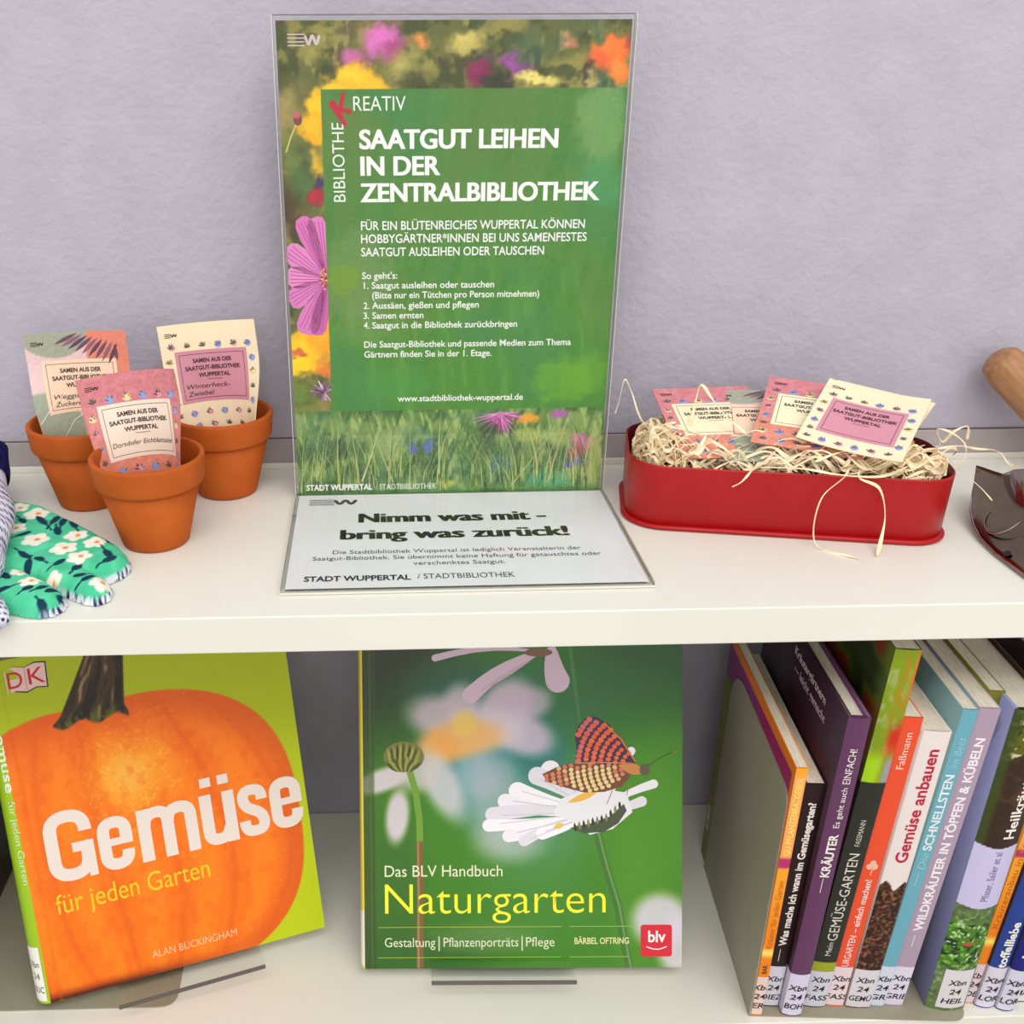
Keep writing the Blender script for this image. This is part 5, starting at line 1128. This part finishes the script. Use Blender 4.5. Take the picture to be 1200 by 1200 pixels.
# 3 purple
a = upright('book', 'purple book titled KRÄUTER Es geht auch EINFACH!, with a dark cover showing', .3484, -.2165, 13.2, 247, 158, (96, 54, 92), lean=.014, left=(44, 18, 36), bulge=1.6); p = a[1]; p.map = a[2]
vt(p, 'KRÄUTER', 125, 160, 5.2, WHT, 13.2, bold=.03); vt(p, 'Es geht auch', 165, 196, 3.6, WHT, 13.2); vt(p, 'EINFACH!', 199, 225, 4.4, WHT, 13.2); vt(p, '—', 112, 124, 4, WHT, 13.2, off=-1)
p.map = a[3]; p.text('Kräutergärtnern', 158 - 96, 247 - 16, 62, 5.8, (206, 186, 196), layer=.1, bold=.02); p.text('— leicht gemacht', 158 - 92, 247 - 27, 62, 5.8, (190, 170, 184), layer=.1, bold=.02)
finish(*a, 13.2, 247, 158, ('Xbn', '24', 'BOH'), lab_col=(206, 202, 226), lh=39)
# 4 black vegetable garden book with picture
def sp4(U, V):
    img = np.zeros(U.shape + (3,)) + np.array([40, 42, 36.]); n_ = fbm(U / 6 + 3, V / 16, 12); n2_ = fbm(U / 4, V / 10, 19)
    pic = np.zeros_like(img) + np.array([124, 150, 20.]); pic = mixc(pic, (206, 110, 20), smooth(3, 13, U) * smooth(.3, .6, n_)); pic = mixc(pic, (196, 40, 16), smooth(6, 12, U) * smooth(18, 0, np.abs(V - 228)) * 1.0)
    pic = mixc(pic, (170, 176, 150), smooth(.5, .7, n2_) * smooth(16, 8, U) * .6); pic = mixc(pic, (160, 206, 20), smooth(222, 208, V) * smooth(12, 5, U)); pic = mixc(pic, (150, 150, 160), smooth(218, 208, V) * smooth(9, 13, U))
    img = np.where((V > 194)[..., None], pic, img); return mixc(img, (150, 160, 30), ((V < 43) & (V > 30)).astype(float))
def left4(U, V):
    n_ = fbm(U / 22, V / 22, 44); img = np.zeros(U.shape + (3,)) + np.array([70, 86, 14.]); img = mixc(img, (126, 44, 16), smooth(.5, .66, n_)); img = mixc(img, (34, 48, 14), smooth(.5, .35, n_)); img = mixc(img, (130, 150, 60), smooth(130, 150, U) * .5)
    return img * np.where(V > 194, 1, .4)[..., None]
a = upright('book', 'tallest book, black spine Mein GEMÜSE-GARTEN with green and red picture at its top', .3652, -.2105, 15.2, 290, 150, (40, 42, 36), lean=.031, hard=False, spine=sp4, bulge=.9, nspine=(24, 290)); p = a[1]; p.map = a[2]
vt(p, 'Mein', 49, 61, 3.6, (206, 200, 190), 15.2); vt(p, 'GEMÜSE-GARTEN', 63, 138, 6.4, (214, 210, 200), 15.2); vt(p, 'FASSMANN', 144, 165, 3.2, (200, 196, 186), 15.2)
finish(*a, 15.2, 290, 150, ('Xbn', '24', 'FASS'), hard=False, lab_col=(200, 200, 212), lh=34, left_grid=(80, 140, left4))
# 5 orange-red
a = upright('book', 'orange-red spine reading einfach machen!, between the tallest and the white book', .3810, -.2105, 12.4, 242, 150, (226, 78, 44), lean=.028, hard=False, left=(214, 200, 196), bulge=.5); p = a[1]; p.map = a[2]
vt(p, 'URGARTEN', 38, 66, 4.4, WHT, 12.4); vt(p, '– einfach machen!', 69, 115, 4.2, WHT, 12.4, bold=.01); vt(p, 'Faßmann', 204, 231, 4.4, (240, 214, 196), 12.4)
for i in range(3): p.ell(6.2 + (i - 1) * 1.7, 126 + i % 2 * 3, 2.0, 2.4, (232, 180, 160), .1 + i * .002)
p.stroke([(6.2, 119), (6.6, 124)], .7, (232, 180, 160), .1)
finish(*a, 12.4, 242, 150, ('Xbn', '24', 'FASS'), hard=False, lab_col=(222, 202, 208), lh=37)
# 6 white and soil
def sp6(U, V):
    img = np.zeros(U.shape + (3,)) + np.array([226, 216, 214.]); e = 110 + 3.5 * np.sin(U * .5) + 3 * fbm(U / 2, V * 0, 2); n_ = fbm(U / 1.6, V / 1.6, 51, 3)
    soil = np.zeros_like(img) + np.array([82, 48, 32.]); soil = mixc(soil, (40, 18, 12), smooth(.55, .4, n_)); soil = mixc(soil, (140, 92, 64), smooth(.6, .72, n_)); return np.where((V < e)[..., None], soil, img)
a = upright('book', 'white book Gemüse anbauen in red lettering above a strip of brown soil', .3948, -.2120, 16.6, 233, 150, (224, 216, 214), lean=.030, hard=False, left=(204, 200, 194), spine=sp6, bulge=.9, nspine=(24, 240)); p = a[1]; p.map = a[2]
vt(p, 'Gemüse anbauen', 131, 220, 7.2, (188, 22, 58), 16.6, bold=.02)
finish(*a, 16.6, 233, 150, ('Xbn', '24', 'GEMÜ'), hard=False, lab_col=(210, 204, 212), lh=36)
# 7 light blue
a = upright('book', 'light blue slim book Die SCHNELLSTEN im Beet', .4121, -.2120, 9.2, 248, 152, (104, 166, 184), lean=.041, hard=False, left=(112, 146, 146), bulge=.4); p = a[1]; p.map = a[2]
vt(p, 'Die', 124, 138, 4.6, (150, 196, 208), 9.2, shear=.2); vt(p, 'SCHNELLSTEN', 140, 200, 5.2, (216, 228, 232), 9.2, bold=.03); vt(p, 'im Beet', 205, 228, 4.6, (150, 196, 208), 9.2, shear=.2); vt(p, '—', 110, 121, 4, (180, 210, 216), 9.2, off=-1)
finish(*a, 9.2, 248, 152, ('Xbn', '24', 'GRI'), hard=False, lab_col=(204, 206, 224), lh=38)
# 8 lilac
a = upright('book', 'lilac grey book WILDKRÄUTER IN TÖPFEN & KÜBELN', .4220, -.2115, 12.6, 248.5, 152, (168, 148, 168), lean=.042, hard=False, left=(150, 140, 150), bulge=.4); p = a[1]; p.map = a[2]
vt(p, 'WILDKRÄUTER IN TÖPFEN & KÜBELN', 70, 227, 5.4, (236, 228, 238), 12.6, bold=.03); vt(p, '—', 56, 66, 4.4, (236, 228, 238), 12.6, off=-1.2)
finish(*a, 12.6, 248.5, 152, ('Xbn', '24', 'GRIE'), hard=False, lab_col=(212, 206, 226), lh=37)
# 9 olive, set back
a = upright('book', 'olive green book pushed back beside the lilac one, mostly hidden', .4368, -.1965, 9.6, 250, 140, (122, 118, 30), lean=.040, hard=False, bulge=.4); p = a[1]; p.map = a[2]
vt(p, 'Einfach Pilze anbauen', 110, 226, 5.0, (196, 186, 96), 9.6)
finish(*a, 9.6, 250, 140, ('Xbn', '24', 'P'), hard=False, lab_col=(196, 192, 214), lh=37)
# 10 thick herb book
def sp10(U, V):
    n_ = fbm(U / 3, V / 3, 61); n2_ = fbm(U / 1.5, V / 2.2, 66, 3); n3_ = fbm(U / 9, V / 7, 68)
    img = np.zeros(U.shape + (3,)) + np.array([52, 34, 22.]); img = mixc(img, (92, 66, 40), smooth(.45, .7, n3_) * smooth(150, 215, V))
    mead = np.zeros_like(img) + np.array([70, 120, 34.]); mead = mixc(mead, (130, 186, 70), smooth(.5, .68, n2_)); mead = mixc(mead, (30, 56, 22), smooth(.48, .34, n_)); mead = mixc(mead, (216, 226, 210), smooth(.70, .76, n2_)); mead = mixc(mead, (196, 70, 54), (1 - smooth(.7, 1.1, np.hypot((U - 14) / 3, (V - 62) / 2))))
    mead = mixc(mead, (96, 110, 74), smooth(74, 88, V) * .7); mead = mixc(mead, (110, 116, 90), smooth(44, 36, V) * .6)
    fl = np.zeros_like(img) + np.array([90, 92, 20.]); fl = mixc(fl, (210, 206, 176), smooth(.55, .7, n_)); fl = mixc(fl, (200, 116, 20), smooth(20, 26, U) * smooth(.4, .6, n2_)); fl = mixc(fl, (44, 52, 14), smooth(.42, .3, n2_))
    top = 222 + 18 * (1 - U / 27.0) * -1.2
    img = np.where((V > top + 8)[..., None], fl, img); img = mixc(img, (58, 72, 24), smooth(7, 3, U) * (V > 139) * .9)
    img = np.where(((V > 96 - 2.5 * np.sin(U / 27 * 3.1)) & (V < 147 - 3 * np.sin(U / 27 * 3.1)))[..., None], np.array([196, 190, 226.]), img)
    return np.where((V <= 96 - 2.5 * np.sin(U / 27 * 3.1))[..., None], mead, img)
a = upright('book', 'thickest book of the row, Heilkräuter, with meadow photo and lavender band', .4500, -.2135, 26.5, 248, 158, (60, 44, 28), lean=.012, left=(126, 130, 172), spine=sp10, bulge=3.2, nspine=(40, 330)); p = a[1]; p.map = a[2]
vt(p, 'Heilkräuter', 152, 209, 6.4, (234, 228, 220), 26.5, off=5, bold=.02); vt(p, 'Pfister, Sailer et al', 100, 141, 4.6, (110, 104, 150), 26.5, off=2)
finish(*a, 26.5, 248, 158, ('Xbn', '24', 'HEIL'), lab_col=(212, 208, 212), lh=38, l0=5.5, l1=25.5, lstart=2.5)
# 11 - 14 at the right edge
a = upright('book', 'thin orange spine between the thick herb book and the blue books', .4785, -.2110, 6.6, 214, 146, (236, 150, 40), lean=.035, hard=False, spine=sp1, bulge=.2, z=.0004, nspine=(6, 100)); p = a[1]; p.map = a[2]
vt(p, 'Kräuteranbau in Töpfen', 70, 160, 3.6, (190, 90, 20), 6.6)
finish(*a, 6.6, 214, 146, ('Xbn', '24', 'OE'), hard=False, lab_col=(216, 196, 206), lh=37)
a = upright('book', 'royal blue book whose spine shows toffelliebe', .4856, -.2135, 12.8, 250, 150, (34, 62, 140), lean=.035, left=(46, 18, 20), bulge=1.8, z=.0004); p = a[1]; p.map = a[2]
vt(p, 'toffelliebe', 38.6, 80, 5.6, WHT, 12.8, bold=.03)
finish(*a, 12.8, 250, 150, ('Xbn', '24', 'LOR'), lab_col=(210, 206, 222), lh=38)
a = upright('book', 'deep blue book at the right edge, after the royal blue one', .4990, -.2165, 12.0, 250, 150, (22, 24, 120), lean=.035, left=(30, 30, 80), bulge=1.8, z=.0004); p = a[1]; p.map = a[2]
vt(p, 'Kräuter', 50, 96, 5.6, WHT, 12.0, bold=.03)
finish(*a, 12.0, 250, 150, ('Xbn', '24', 'LOR'), lab_col=(206, 204, 222), lh=38)
a = upright('book', 'dark violet book cut off by the right edge of the view', .5118, -.2105, 12.0, 240, 150, (70, 36, 90), lean=.035, bulge=.6, z=.0004, hard=False)
finish(*a, 12.0, 240, 150, ('Xbn', '24', 'MA'), lab_col=(214, 212, 216), lh=37, hard=False)
# a dark book leaning in from the left edge
a = upright('book', 'dark brown book standing at the far left behind the pumpkin book', -.2500, -.1700, 22, 235, 150, (58, 44, 34), lean=0.0, rot=0.0, right=(58, 44, 34), z=.0013, group=None)
finish(*a, 22, 235, 150, None)
